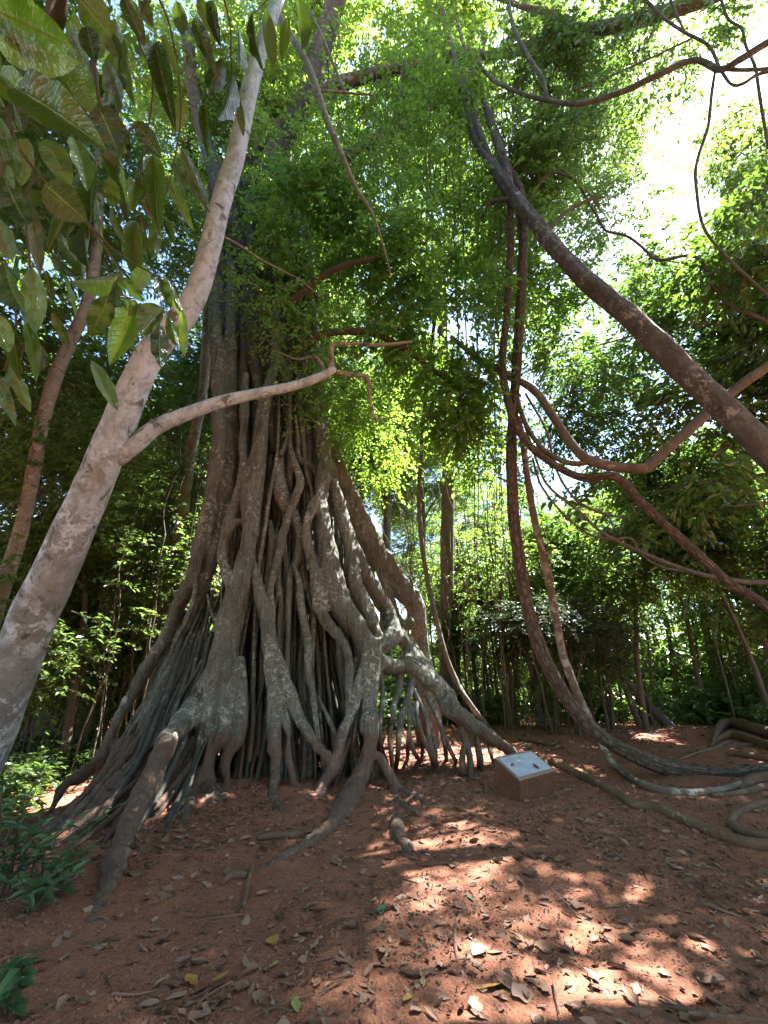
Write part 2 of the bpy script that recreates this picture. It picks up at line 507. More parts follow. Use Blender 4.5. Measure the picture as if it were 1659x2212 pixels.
M['leaf_broad'] = leaf_mat('broad_leaf', (0.026, 0.050, 0.015), (0.075, 0.125, 0.028), (0.25, 0.40, 0.04), 0.28, 0.34, 0.6)
M['leaf_grey'] = leaf_mat('dull_fine_leaf', (0.034, 0.048, 0.026), (0.075, 0.095, 0.055), (0.12, 0.18, 0.06), 0.38, 0.3)
M['leaf_blue'] = leaf_mat('cool_green_leaf', (0.040, 0.095, 0.045), (0.13, 0.22, 0.10), (0.14, 0.28, 0.06), 0.4, 0.3)
M['leaf_big'] = leaf_mat('large_glossy_leaf', (0.012, 0.032, 0.012), (0.070, 0.150, 0.028), (0.34, 0.58, 0.03), 0.26, 0.42, 1.0, veins=True)

def litter_mat(name, stops, rough=0.75, tf=0.1):
    m, nt = new_mat(name)
    at = nt.nodes.new('ShaderNodeAttribute'); at.attribute_name = 'tint'
    oi = nt.nodes.new('ShaderNodeObjectInfo')
    ad = nt.nodes.new('ShaderNodeMath'); ad.operation = 'ADD'
    nt.links.new(at.outputs['Fac'], ad.inputs[0]); nt.links.new(oi.outputs['Random'], ad.inputs[1])
    fr = nt.nodes.new('ShaderNodeMath'); fr.operation = 'FRACT'; nt.links.new(ad.outputs[0], fr.inputs[0])
    c = ramp(nt, fr.outputs[0], stops)
    tc = nt.nodes.new('ShaderNodeTexCoord')
    n = noise(nt, tc.outputs['Object'], 45, 4, 0.65)
    c = mixc(nt, 0.45, c, mixc(nt, n, (0.12, 0.08, 0.06), (0.62, 0.5, 0.42)), 'OVERLAY')
    finish(nt, c, rough, bumpn(nt, n, 0.5, 0.004), 0.3)
    return m
M['litter'] = litter_mat('dry_leaf', [(0.0, (0.12, 0.066, 0.043)), (0.25, (0.19, 0.112, 0.074)), (0.5, (0.255, 0.155, 0.11)), (0.75, (0.34, 0.225, 0.17)), (1.0, (0.16, 0.092, 0.06))])
M['litter_yellow'] = litter_mat('yellowed_leaf', [(0.0, (0.42, 0.27, 0.06)), (1.0, (0.38, 0.22, 0.06))])
M['litter_cream'] = litter_mat('bleached_leaf', [(0.0, (0.50, 0.45, 0.30)), (1.0, (0.45, 0.40, 0.27))])
M['litter_green'] = litter_mat('fallen_green_leaf', [(0.0, (0.17, 0.34, 0.20)), (1.0, (0.16, 0.30, 0.16))])
M['litter_lime'] = litter_mat('fallen_pale_green_leaf', [(0.0, (0.30, 0.38, 0.12)), (1.0, (0.28, 0.34, 0.12))])

def soil_mat():
    m, nt = new_mat('red_soil')
    tc = nt.nodes.new('ShaderNodeTexCoord')
    v = tc.outputs['Object']
    n1 = noise(nt, v, 0.9, 4, 0.6)
    n2 = noise(nt, v, 9, 6, 0.7)
    n3 = noise(nt, v, 55, 5, 0.7)
    c = ramp(nt, n1, [(0.36, (0.165, 0.070, 0.046)), (0.64, (0.36, 0.150, 0.085))])
    c = mixc(nt, 0.5, c, ramp(nt, n2, [(0.3, (0.13, 0.057, 0.038)), (0.5, (0.28, 0.115, 0.068)), (0.72, (0.40, 0.185, 0.115))]))
    c = mixc(nt, 0.45, c, ramp(nt, n3, [(0.32, (0.085, 0.040, 0.028)), (0.5, (0.27, 0.112, 0.068)), (0.70, (0.46, 0.25, 0.17))]))
    vo = nt.nodes.new('ShaderNodeTexVoronoi'); vo.inputs['Scale'].default_value = 42
    nt.links.new(v, vo.inputs['Vector'])
    hs = nt.nodes.new('ShaderNodeMath'); hs.operation = 'MULTIPLY_ADD'
    nt.links.new(n3, hs.inputs[0]); hs.inputs[1].default_value = 0.6; nt.links.new(n2, hs.inputs[2])
    nrm = bumpn(nt, hs.outputs[0], 0.9, 0.03)
    nrm = bumpn(nt, vo.outputs['Distance'], 0.45, 0.012, nrm)
    finish(nt, c, 0.95, nrm, 0.15)
    return m
M['soil'] = soil_mat()

# ------------------------------------------------------------------ the ground
def axis_coords(lo, hi, d, far):
    a = np.arange(lo, hi + 1e-6, d)
    g = [d]
    while sum(g) < far:
        g.append(g[-1] * 1.22)
    g = np.cumsum(g)
    return np.concatenate([lo - g[::-1], a, hi + g])
gx = axis_coords(-5.0, 6.5, 0.05, 420)
gy = axis_coords(1.6, 9.5, 0.05, 420)
GX, GY = np.meshgrid(gx, gy)
GZ = terrain(GX, GY)
near = ((GX > -5.5) & (GX < 7) & (GY > 1.2) & (GY < 10))
PP = np.stack([GX, GY, GX * 0], -1)
GZ = GZ + near * (0.010 * vnoise(PP * 7, 21) + 0.007 * vnoise(PP * 15, 22))
nx, ny = len(gx), len(gy)
ii, jj = np.meshgrid(np.arange(nx - 1), np.arange(ny - 1))
q = np.stack([jj * nx + ii, jj * nx + ii + 1, (jj + 1) * nx + ii + 1, (jj + 1) * nx + ii], -1).reshape(-1, 4)
ground = obj('ground', mesh_np('ground', np.stack([GX, GY, GZ], -1).reshape(-1, 3), [q]), M['soil'])
tag(ground, 'bare red-brown earth clearing strewn with dry leaves', 'ground', kind='structure')

# ------------------------------------------------------------------ foliage generators
def norm(a):
    return a / (np.linalg.norm(a, axis=-1, keepdims=True) + 1e-9)
def leaf_geo(base, d, nrm, L, W, six=False):
    """vectorised leaves: base (N,3), direction d, normal nrm, length L, width W -> verts, polys"""
    d = norm(d); side = norm(np.cross(d, nrm)); up = np.cross(side, d)
    L = L[:, None]; W = W[:, None]
    if six:
        b = base
        r1 = base + d * L * 0.32 + side * W * 0.5 + up * W * 0.16
        r2 = base + d * L * 0.70 + side * W * 0.36 + up * W * 0.08 - up * L * 0.04
        tp = base + d * L - up * L * 0.16
        l2 = base + d * L * 0.70 - side * W * 0.36 + up * W * 0.08 - up * L * 0.04
        l1 = base + d * L * 0.32 - side * W * 0.5 + up * W * 0.16
        V = np.stack([b, r1, r2, tp, l2, l1], 1).reshape(-1, 3)
        o = np.arange(len(base))[:, None] * 6
        P = np.vstack([o + np.array([[0, 1, 2, 3]]), o + np.array([[0, 3, 4, 5]])])
        return V, P, 6
    r = base + d * L * 0.42 + side * W * 0.5 + up * W * 0.15
    tp = base + d * L - up * L * 0.1
    l = base + d * L * 0.42 - side * W * 0.5 + up * W * 0.15
    V = np.stack([base, r, tp, l], 1).reshape(-1, 3)
    o = np.arange(len(base))[:, None] * 4
    P = np.vstack([o + np.array([[0, 1, 2]]), o + np.array([[0, 2, 3]])])
    return V, P, 4

def sprays(rng, C, A, SL, nper, leafL, ratio, droop=0.25, six=False, up_bias=0.9, twigs=True, twig_r=0.004):
    """leafy twigs: C (S,3) starts, A (S,3) directions, SL (S,) lengths"""
    S = len(C)
    A = norm(A)
    upv = np.array([0, 0, 1.0])
    s = (np.arange(nper)[None] + rng.uniform(0.1, 0.9, (S, nper))) / nper
    s = 0.12 + 0.88 * s
    sl = s * SL[:, None]
    pos = C[:, None] + A[:, None] * sl[..., None]
    pos[..., 2] -= droop * SL[:, None] * s ** 2
    pos += rng.normal(0, 0.015, pos.shape) * (leafL / 0.1)
    side = norm(np.cross(A, upv) + rng.normal(0, 0.15, A.shape))
    sgn = np.where((np.arange(nper) % 2 == 0), 1.0, -1.0)[None, :, None]
    d = A[:, None] * rng.uniform(0.25, 0.8, (S, nper, 1)) + side[:, None] * sgn * rng.uniform(0.5, 1.1, (S, nper, 1)) + rng.normal(0, 0.28, (S, nper, 3))
    d[..., 2] -= droop * 0.9 * rng.uniform(0.2, 1.2, (S, nper))
    n = np.tile(upv * up_bias, (S, nper, 1)) + rng.normal(0, 0.45, (S, nper, 3))
    L = leafL * rng.uniform(0.65, 1.25, (S, nper))
    W = L * ratio * rng.uniform(0.8, 1.2, (S, nper))
    V, P, k = leaf_geo(pos.reshape(-1, 3), d.reshape(-1, 3), n.reshape(-1, 3), L.ravel(), W.ravel(), six)
    tint = np.clip(rng.normal(0.45, 0.22, S)[:, None] + rng.normal(0, 0.16, (S, nper)), 0, 1.2).ravel()
    tint = np.repeat(tint, k)
    polys = [P]; mi = [np.zeros(len(P), int)]
    if twigs:
        e1 = side * twig_r; e2 = norm(np.cross(A, side)) * twig_r
        st = C; mid = C + A * SL[:, None] * 0.5; mid[:, 2] -= droop * SL * 0.25
        en = C + A * SL[:, None]; en[:, 2] -= droop * SL
        tv = []
        for p, w in ((st, 1.0), (mid, 0.7), (en, 0.35)):
            tv += [p + e1 * w, p - e1 * 0.5 * w + e2 * 0.87 * w, p - e1 * 0.5 * w - e2 * 0.87 * w]
        TV = np.stack(tv, 1).reshape(-1, 3)
        o = len(V) + np.arange(S)[:, None] * 9
        quads = []
        for r in (0, 3):
            for a in range(3):
                b2 = (a + 1) % 3
                quads.append(o + np.array([[r + a, r + b2, r + 3 + b2, r + 3 + a]]))
        Q = np.vstack(quads)
        V = np.vstack([V, TV]); tint = np.concatenate([tint, np.zeros(len(TV))])
        polys.append(Q); mi.append(np.ones(len(Q), int))
    return V, polys, np.concatenate(mi), tint

def ellipsoid_pts(rng, n, rad, shell=0.45, gap=0.0, freq=1.0, seed=0):
    out = []
    need = n
    tries = 0
    while need > 0:
        tries += 1
        p = norm(rng.normal(0, 1, (n * 3, 3))) * (rng.uniform(0, 1, (n * 3, 1)) ** shell)
        w = p * np.asarray(rad)
        keep = vnoise(w * freq, seed) > (gap if tries < 6 else -2)
        p = p[keep][:need]
        out.append(p); need -= len(p)
    p = np.vstack(out)
    return p * np.asarray(rad), norm(p)

def crown_mesh(name, seed, nspray, rad, leafL, ratio, nper=14, SL=0.7, droop=0.25, six=False, gap=-0.1, freq=0.8, twigs=True, flat=0.3):
    rng = np.random.default_rng(seed)
    C, out = ellipsoid_pts(rng, nspray, rad, 0.5, gap, freq, seed)
    A = out + rng.normal(0, 0.55, out.shape)
    A[:, 2] *= flat
    V, polys, mi, tint = sprays(rng, C, A, SL * rng.uniform(0.6, 1.3, nspray), nper, leafL, ratio, droop, six, twigs=twigs, twig_r=0.006)
    return mesh_np(name, V, polys, mat_idx=mi, attrs={'tint': tint}, smooth=False)

# ------------------------------------------------------------------ the strangler fig
PROF_Z = np.array([-0.3, 0.385, 0.9, 1.84, 2.87, 4.3, 5.95, 8.5, 14, 22])
PROF_R = np.array([4.2, 3.35, 2.85, 2.2, 1.80, 1.55, 1.33, 1.32, 1.1, 0.8])
PROF_Q = np.array([2.1, 1.85, 1.70, 1.5, 1.38, 1.25, 1.15, 1.1, 0.95, 0.7])
PROF_X = np.array([-1.3, -1.35, -1.45, -1.73, -1.98, -2.18, -2.5, -2.83, -3.3, -3.6])
FIG_Y = 8.3
def fig_in(p, grow=0.0):
    z = p[..., 2]
    r = np.interp(z, PROF_Z, PROF_R) + grow
    qy = np.interp(z, PROF_Z, PROF_Q) + grow
    x = np.interp(z, PROF_Z, PROF_X)
    return ((p[..., 0] - x) / r) ** 2 + ((p[..., 1] - FIG_Y) / qy) ** 2
def PF(px, py, inset=0.0):       # where the sight line first meets the fig's flaring body (or the soil)
    d = ray(px, py)
    ts = np.linspace(3.0, 22, 1900)
    qq = CAM[None] + d[None] * ts[:, None]
    f = fig_in(qq, -inset)
    hit = (f < 1) | (qq[:, 2] < terrain(qq[:, 0], qq[:, 1]) - 0.05)
    ok = qq[:, 1] <= FIG_Y + 0.1
    if (hit & ok).any():
        return qq[int(np.argmax(hit & ok))]
    return qq[int(np.argmin(np.where(ok, f, 1e9)))]
def pxr(p, rpx):                 # picture radius -> metres at that place
    t = (p[1] - CAM[1]) * CP + (p[2] - CAM[2]) * SP
    return rpx * t / FPX

FB = np.array([-1.6, 7.6, tz(-1.6, 7.6)])
fig = thing('strangler_fig', FB, 'huge strangler fig with a flaring skirt of fused grey roots', 'fig tree')

K8 = 0.3968
def c8(x, y, r):                 # tracing sheet of the trunk
    return (329.2 + x * K8, 768.1 + y * K8, r * K8)
def c5(x, y, r):
    return (x * 0.5, 1475 + y * 0.5, r * 0.5)
def c6(x, y, r):
    return (829.5 + x * 0.5, 1475 + y * 0.5, r * 0.5)
def on_fig(tr, inset=0.0, f=c8):
    P, R = [], []
    for a in tr:
        x, y, r = f(*a[:3])
        ins = a[3] if len(a) > 3 else inset
        p = PF(x, y, ins)
        P.append(p); R.append(pxr(p, r))
    return P, R
def trace(*segs, inset=-0.10):
    P, R = [], []
    for f, tr in segs:
        a, b = on_fig(tr, inset, f)
        P += a; R += b
    return np.array(P), unstretch(P, R)
def tb(PR, seed, sides=12, lump=0.10, wander=0.0, flute=0.12):
    return tube_np(PR[0], PR[1], sides=sides, lump=lump, wander=wander, seed=seed, flute=flute)
def smoothY(PR, it=2):           # soften depth jumps along a traced root
    P = PR[0].copy()
    for _ in range(it):
        P[1:-1] = 0.5 * P[1:-1] + 0.25 * (P[:-2] + P[2:])
    # keep the picture place, only depth is softened
    out = []
    for p0, p in zip(PR[0], P):
        d = p0 - CAM
        k = (p[1] - CAM[1]) / d[1]
        out.append(CAM + d * k)
    return np.array(out), PR[1] * np.array([(o[1]) / p0[1] for o, p0 in zip(out, PR[0])])
def to_ground(PR, px, py, rpx, dz=-0.03):
    g = PG(px, py); g = g + np.array([0, 0, dz])
    return np.vstack([PR[0], g]), np.append(PR[1], pxr(g, rpx))

# inner core of the fig: fluted body set back behind the outer roots
zs = np.concatenate([np.linspace(-0.25, 9, 120), np.linspace(9.3, 21, 40)])
na = 180
ang = np.linspace(0, 2 * math.pi, na, endpoint=False)
ZZ, AA = np.meshgrid(zs, ang, indexing='ij')
rr = np.interp(ZZ, PROF_Z, PROF_R); qq_ = np.interp(ZZ, PROF_Z, PROF_Q); xx = np.interp(ZZ, PROF_Z, PROF_X)
fl = np.stack([np.cos(AA) * 5.5, np.sin(AA) * 5.5, ZZ * 0.22], -1)
fl2 = np.stack([np.cos(AA) * 13, np.sin(AA) * 13, ZZ * 0.35], -1)
prof = 0.52 + 0.12 * sstep(2.6, 5.0, ZZ) + 0.12 * vnoise(fl, 31) + 0.07 * vnoise(fl2, 32) + 0.02 * vnoise(fl2 * 2.2, 33)
low = 1 - 0.42 * sstep(3.0, 0.3, ZZ)
prof = prof * low
CV = np.stack([xx + np.cos(AA) * rr * prof, FIG_Y + np.sin(AA) * qq_ * prof, ZZ], -1).reshape(-1, 3)
nz_ = len(zs)
i = np.arange(nz_ - 1)[:, None] * na; j = np.arange(na)[None]; j2 = (j + 1) % na
cq = np.stack([i + j, i + j2, i + na + j2, i + na + j], -1).reshape(-1, 4)
obj('trunk', mesh_np('fig_trunk', CV - FB, [cq]), M['fig_shaded'], fig)

sd = 100
# the pale front root, broad and forked at the foot
r1 = smoothY(trace((c8, [(700, -520, 16), (685, -300, 22), (670, -80, 26), (660, 80, 30), (612, 250, 36), (590, 450, 46), (560, 650, 55), (538, 800, 60), (535, 930, 50), (520, 1060, 48), (498, 1180, 62), (455, 1330, 78), (415, 1500, 82), (385, 1650, 84), (350, 1780, 84)])))
leg = trace((c8, [(385, 1650, 60), (330, 1780, 75), (250, 1900, 75)]), (c5, [(775, 190, 46), (710, 280, 50), (660, 400, 52), (600, 520, 50), (545, 640, 52), (500, 780, 48), (460, 890, 42), (405, 1010, 34), (360, 1110, 20)]))
# the leg strides towards the viewer: depth eases from the body to its tip on the soil
tip = PG(180, 2035)
Y0 = leg[0][2][1]
n_ = len(leg[0])
Pn = []
for k_, p in enumerate(leg[0]):
    if k_ <= 2:
        Pn.append(p); continue
    s_ = (k_ - 2) / (n_ - 3)
    Y = Y0 + (tip[1] - Y0) * (s_ ** 0.85)
    d = p - CAM
    Pn.append(CAM + d * (Y / d[1]))
leg = (np.array(Pn), np.array([pxr(p, r) for p, r in zip(Pn, [60 * K8, 75 * K8, 75 * K8, 23, 25, 26, 25, 26, 24, 21, 17, 10])]))
leg = (leg[0], leg[1] * np.array([1, 1, 1, .95, .88, .82, .78, .76, .74, .72, .70, .6]))
leg[0][-1][2] -= 0.06
body = trace((c8, [(400, 1600, 70), (405, 1750, 85), (400, 1900, 90), (390, 2050, 88)]), (c5, [(905, 300, 44), (900, 390, 42), (920, 470, 40)]))
body = to_ground(body, 465, 1730, 20)
body2 = trace((c8, [(470, 1650, 40), (480, 1850, 48), (478, 2050, 50)]), (c5, [(975, 330, 30), (975, 430, 28), (970, 480, 24)]))
body2 = to_ground(body2, 487, 1722, 14)
web = trace((c8, [(330, 1850, 85), (300, 1980, 80), (290, 2100, 75)]), (c5, [(800, 290, 50), (770, 400, 46), (730, 480, 36), (690, 560, 26)]))
stub = trace((c5, [(880, 380, 40), (840, 480, 40), (810, 560, 36), (790, 640, 30), (785, 680, 22)]))
stub = to_ground(stub, 391, 1822, 9)
stub2 = trace((c5, [(900, 430, 30), (895, 520, 26), (905, 590, 18)]))
stub2 = to_ground(stub2, 452, 1775, 8)
stub3 = trace((c5, [(690, 560, 26), (650, 640, 24), (630, 700, 20)]))
stub3 = to_ground(stub3, 305, 1838, 9)
r2 = trace((c8, [(505, 100, 22), (500, 300, 24), (495, 480, 27), (500, 620, 32), (470, 760, 36), (430, 880, 38), (393, 1000, 34), (388, 1120, 40), (425, 1220, 44), (465, 1300, 44)]))
r2b = trace((c8, [(480, 900, 20), (440, 925, 22), (400, 990, 24)]))
fused('buttress_root', [tb(x, sd + k_, lump=.12) for k_, x in enumerate([r1, leg] + [(p_, r_ * .82) for p_, r_ in (body, body2, web)] + [stub, stub2, stub3, r2, r2b])], M['fig'], fig, FB, 0.026, 1, 0.013, 7)
# second front root with a side fork
r5 = trace((c8, [(555, 1120, 16), (562, 1180, 24), (582, 1280, 34), (612, 1400, 44), (640, 1550, 48), (652, 1700, 48), (665, 1850, 46), (660, 2000, 44), (666, 2150, 46)]), (c5, [(1195, 300, 26), (1185, 400, 24)]))
r5 = to_ground(r5, 592, 1722, 12)
r5 = to_ground(r5, 612, 1748, 9)
r5 = to_ground(r5, 640, 1758, 4, -0.02)
r5b = trace((c8, [(655, 1600, 38), (715, 1750, 42), (770, 1900, 36), (830, 2030, 32), (900, 2130, 30), (965, 2200, 30)]))
r5b = to_ground(r5b, 728, 1690, 10)
r5c = trace((c8, [(690, 1850, 26), (720, 1960, 26), (740, 2060, 20), (742, 2180, 18)]))
r5c = to_ground(r5c, 640, 1700, 6)
fused('buttress_root', [tb(x, sd + 20 + k_) for k_, x in enumerate([r5, r5b, r5c])], M['fig'], fig, FB, 0.024, 1, 0.012, 8)
# the right side: big root, its webs and the knot
r9 = trace((c8, [(830, -520, 18), (860, -300, 26), (880, -60, 30), (900, 180, 34), (912, 380, 40), (932, 520, 46), (932, 640, 48), (915, 780, 40), (930, 900, 46), (950, 1050, 60), (965, 1200, 72), (1005, 1320, 82), (1070, 1430, 76), (1140, 1530, 66), (1182, 1620, 66), (1182, 1750, 54), (1182, 1900, 50), (1180, 2050, 50)]), (c5, [(1600, 140, 38), (1600, 260, 42), (1560, 400, 44)]))
r9 = smoothY(r9, 2)
r9 = to_ground(r9, 745, 1742, 24)
for a_ in ((705, 1792, 17), (655, 1830, 12), (600, 1858, 8), (550, 1892, 5)):
    r9 = to_ground(r9, *a_, -0.01)
r9b = trace((c8, [(905, 760, 30), (870, 840, 28), (845, 920, 27), (842, 1000, 27), (862, 1090, 32), (892, 1190, 44), (905, 1310, 52), (935, 1420, 42), (990, 1500, 36), (1050, 1590, 30), (1072, 1700, 24), (1062, 1850, 20), (1060, 2000, 18)]))
fill = trace((c8, [(935, 480, 50), (955, 620, 60), (985, 800, 66), (1015, 1000, 72), (1050, 1180, 78), (1100, 1340, 66)]), inset=.38)
r10 = trace((c8, [(950, 560, 28), (1000, 750, 36), (1040, 900, 42), (1080, 1050, 48), (1092, 1200, 52), (1130, 1320, 52), (1188, 1430, 46), (1222, 1530, 40)]))
r11 = trace((c8, [(1060, 930, 30), (1110, 1070, 36), (1155, 1180, 46), (1212, 1280, 50), (1272, 1380, 46), (1310, 1490, 46), (1300, 1550, 50)]))
kn1 = trace((c8, [(1180, 1600, 60), (1250, 1570, 56), (1310, 1520, 46), (1370, 1560, 38), (1405, 1630, 36), (1370, 1680, 44), (1300, 1690, 46), (1220, 1650, 50)]))
r13 = trace((c8, [(1330, 1500, 36), (1400, 1580, 46), (1450, 1680, 54), (1530, 1780, 56), (1600, 1860, 54)]), (c6, [(280, 100, 46), (360, 165, 42), (430, 215, 36), (490, 255, 27), (545, 292, 20)]))
r13 = to_ground(r13, 1112, 1625, 8)
r13 = to_ground(r13, 1165, 1640, 5, -0.02)
kn2 = trace((c8, [(1370, 1680, 46), (1450, 1720, 50), (1520, 1800, 40)]))
kn3 = trace((c8, [(1250, 1660, 40), (1225, 1720, 26), (1215, 1800, 18)]))
r15 = trace((c8, [(1180, 1950, 40), (1200, 2080, 30)]), (c5, [(1600, 300, 26)]), (c6, [(-20, 325, 22), (18, 390, 24), (42, 460, 24), (50, 560, 22)]))
r15 = to_ground(r15, 858, 1798, 13, .015)
r15 = to_ground(r15, 882, 1845, 11, .01)
r16 = trace((c8, [(1150, 1700, 26), (1125, 1800, 30), (1080, 1950, 34), (1025, 2090, 34)]), (c5, [(1440, 370, 30), (1395, 440, 30)]))
r16 = to_ground(r16, 690, 1718, 14)
r15b = trace((c6, [(42, 440, 14), (90, 470, 12)]))
r15b = to_ground(r15b, 905, 1728, 8, .02)
r15b = to_ground(r15b, 925, 1733, 5, .01)
r15c = (np.array([PG(860, 1730), PG(890, 1755), PG(910, 1768)]) + [0, 0, 0.01], np.array([.04, .03, .015]))
fused('buttress_root', [tb(x, sd + 40 + k_) for k_, x in enumerate([r9, r9b, fill, r10, r11, kn1, r13, kn2, kn3, r15, r16, r15b, r15c])], M['fig'], fig, FB, 0.026, 1, 0.013, 9)
# far left flank
r3 = trace((c8, [(330, -620, 30), (340, -380, 40), (350, -100, 46), (362, 150, 46), (368, 400, 50), (350, 600, 50), (312, 800, 54), (272, 1000, 50), (222, 1200, 46), (150, 1350, 44), (62, 1550, 42), (-30, 1700, 40), (-110, 1850, 36), (-190, 1980, 30)]))
def tail(PR, pts):
    P_ = [PY(a, b, Y) for a, b, r, Y in pts]
    P_[-1][2] = tz(P_[-1][0], P_[-1][1]) - .08
    return np.vstack([PR[0], P_]), np.append(PR[1], [pxr(p, a[2]) for p, a in zip(P_, pts)])
r3 = tail(r3, [(222, 1636, 15, 7.7), (180, 1672, 13, 7.3), (136, 1702, 9, 7.0), (110, 1740, 7, 6.8)])
r3b = trace((c8, [(440, -620, 30), (436, -300, 40), (430, 0, 46), (432, 300, 46), (430, 500, 48), (415, 700, 48), (372, 900, 48), (330, 1100, 42), (282, 1250, 36), (215, 1450, 34), (120, 1640, 32), (10, 1820, 30), (-90, 2000, 26)]), inset=0.12)
r3c = trace((c8, [(402, 400, 10), (385, 620, 11), (350, 800, 12), (300, 1000, 14), (245, 1140, 16), (232, 1300, 14), (180, 1450, 14), (90, 1640, 14)]), inset=-0.06)
r3b = tail(r3b, [(215, 1700, 13, 6.9), (165, 1780, 11, 6.2), (110, 1850, 8, 5.4)])
r3d = (np.array([PY(262, 1600, 7.8), PY(238, 1665, 7.4), PY(228, 1740, 6.9), PY(222, 1800, 6.4)]), np.array([.09, .07, .055, .045]))
flank = []
rf = np.random.default_rng(88)
for k_ in range(17):
    s_ = k_ / 16
    p0 = PF(402 + 75 * s_, 1320 + 120 * s_, .15 + .45 * s_)
    bx, by = np.interp(s_, [0, .25, .55, 1], [120, 20, 40, 150]), np.interp(s_, [0, .25, .55, 1], [1745, 1835, 1860, 1870])
    g_ = PG(bx + rf.normal(0, 6), by); g_[2] -= .08
    P_ = []
    for q in np.linspace(0, 1, 6):
        p = p0 * (1 - q) + g_ * q
        p[2] = g_[2] + (p0[2] - g_[2]) * (1 - q) ** 2.0
        P_.append(p + rf.normal(0, .03, 3) * (0 < q < 1))
    r_ = rf.uniform(.03, .065)
    flank.append((np.array(P_), r_ * np.array([1.1, 1.2, 1.1, 1, .8, .5])))
fused('buttress_root', [tb(x, sd + 60 + k_) for k_, x in enumerate([r3, r3b, r3c, r3d] + flank)], M['fig'], fig, FB, 0.028, 1, 0.013, 10)
# pale prop on the right, standing clear of the body
prop = []
for (x, y, r), Y in zip([(960, 480, 40), (1010, 640, 50), (1070, 790, 62), (1135, 920, 66), (1205, 1050, 64), (1285, 1160, 60), (1352, 1260, 60), (1420, 1340, 54), (1445, 1450, 44), (1460, 1560, 40)], np.linspace(8.3, 9.6, 10)):
    a_ = c8(x, y, r); p = PY(a_[0], a_[1], Y); prop.append((p, pxr(p, a_[2])))
prop = (np.array([a_[0] for a_ in prop]), np.array([a_[1] for a_ in prop]))
g_ = prop[0][-1].copy(); g_[2] = tz(g_[0], g_[1]) - 0.1; g_[0] += 0.15
prop = (np.vstack([prop[0], g_]), np.append(prop[1], 0.3))
struts = []
for st in ([(1150, 1040, 22), (1180, 1130, 20), (1200, 1220, 16), (1215, 1330, 14)], [(1230, 1130, 24), (1260, 1220, 22), (1300, 1330, 18), (1350, 1440, 16)], [(1420, 1450, 30), (1380, 1470, 26), (1330, 1430, 22), (1290, 1390, 16)]):
    P_ = [PY(*c8(x, y, r)[:2], 9.0) for x, y, r in st]
    struts.append((np.array(P_), np.array([pxr(p, r * K8) for p, (x, y, r) in zip(P_, st)])))
fused('prop_root', [tb(prop, 180, flute=0.2)] + [tb(s_, 181 + k_) for k_, s_ in enumerate(struts)], M['fig'], fig, FB, 0.03, 1, 0.013, 12)

# single aerial roots lying over the body
singles = [
    ([(752, 380, 14), (750, 480, 18), (772, 580, 25), (803, 680, 28), (790, 750, 28), (742, 870, 25), (712, 970, 28), (690, 1060, 28), (656, 1200, 24), (640, 1290, 24), (655, 1400, 20), (652, 1490, 17)], -0.06),
    ([(700, 520, 40), (692, 600, 46), (692, 720, 50), (722, 800, 50), (772, 880, 36), (802, 980, 32), (792, 1100, 30), (752, 1180, 24), (742, 1300, 20), (736, 1500, 18), (736, 1700, 16), (742, 2000, 14), (745, 2180, 12)], 0.12),
    ([(770, 1140, 32), (802, 1250, 28), (815, 1400, 28), (840, 1550, 28), (846, 1680, 28), (852, 1760, 28), (875, 1850, 22), (890, 2000, 20), (905, 2130, 22)], 0.02),
    ([(690, 200, 14), (680, 500, 14), (660, 640, 12), (630, 800, 12), (610, 950, 14), (585, 1100, 15), (570, 1220, 14)], 0.0),
    ([(570, 1200, 12), (560, 1400, 14), (556, 1600, 14), (550, 1800, 16), (545, 2000, 16), (530, 2212, 14)], 0.08),
    ([(600, 1350, 14), (596, 1550, 14), (590, 1750, 15), (585, 1950, 16), (575, 2180, 16)], 0.22),
    ([(820, 500, 16), (840, 640, 16), (870, 760, 14), (850, 860, 14)], 0.02),
    ([(780, 330, 22), (790, 450, 22), (800, 560, 20), (870, 610, 24), (905, 680, 22)], 0.05),
    ([(740, 60, 18), (745, 250, 18), (742, 420, 16), (700, 540, 16)], 0.0),
    ([(830, 1080, 24), (815, 1180, 24), (850, 1290, 22), (880, 1420, 20), (870, 1560, 20), (865, 1700, 18)], 0.16),
    ([(700, 1080, 26), (690, 1200, 22), (700, 1350, 22), (690, 1500, 20), (700, 1700, 20), (695, 1900, 18), (700, 2100, 16)], 0.20),
    ([(640, 900, 36), (650, 1020, 34), (640, 1150, 30), (620, 1280, 24), (625, 1420, 22)], 0.20),
    ([(480, 960, 10), (490, 1020, 10), (478, 1100, 9)], -0.05),
    ([(300, 1300, 14), (320, 1390, 14), (350, 1450, 16), (330, 1500, 13)], -0.05),
    ([(900, 1850, 18), (950, 1960, 18), (1000, 2080, 18), (1010, 2180, 16)], 0.05),
]
for k_, (tr, ins) in enumerate(singles):
    P_, R_ = on_fig(tr, ins)
    tube_obj('aerial_root', np.array(P_), unstretch(P_, np.array(R_) * np.array([.45, .8] + [1] * (len(R_) - 2))), M['fig'], fig, FB, sides=9, lump=0.14, wander=0.012, seed=200 + k_)
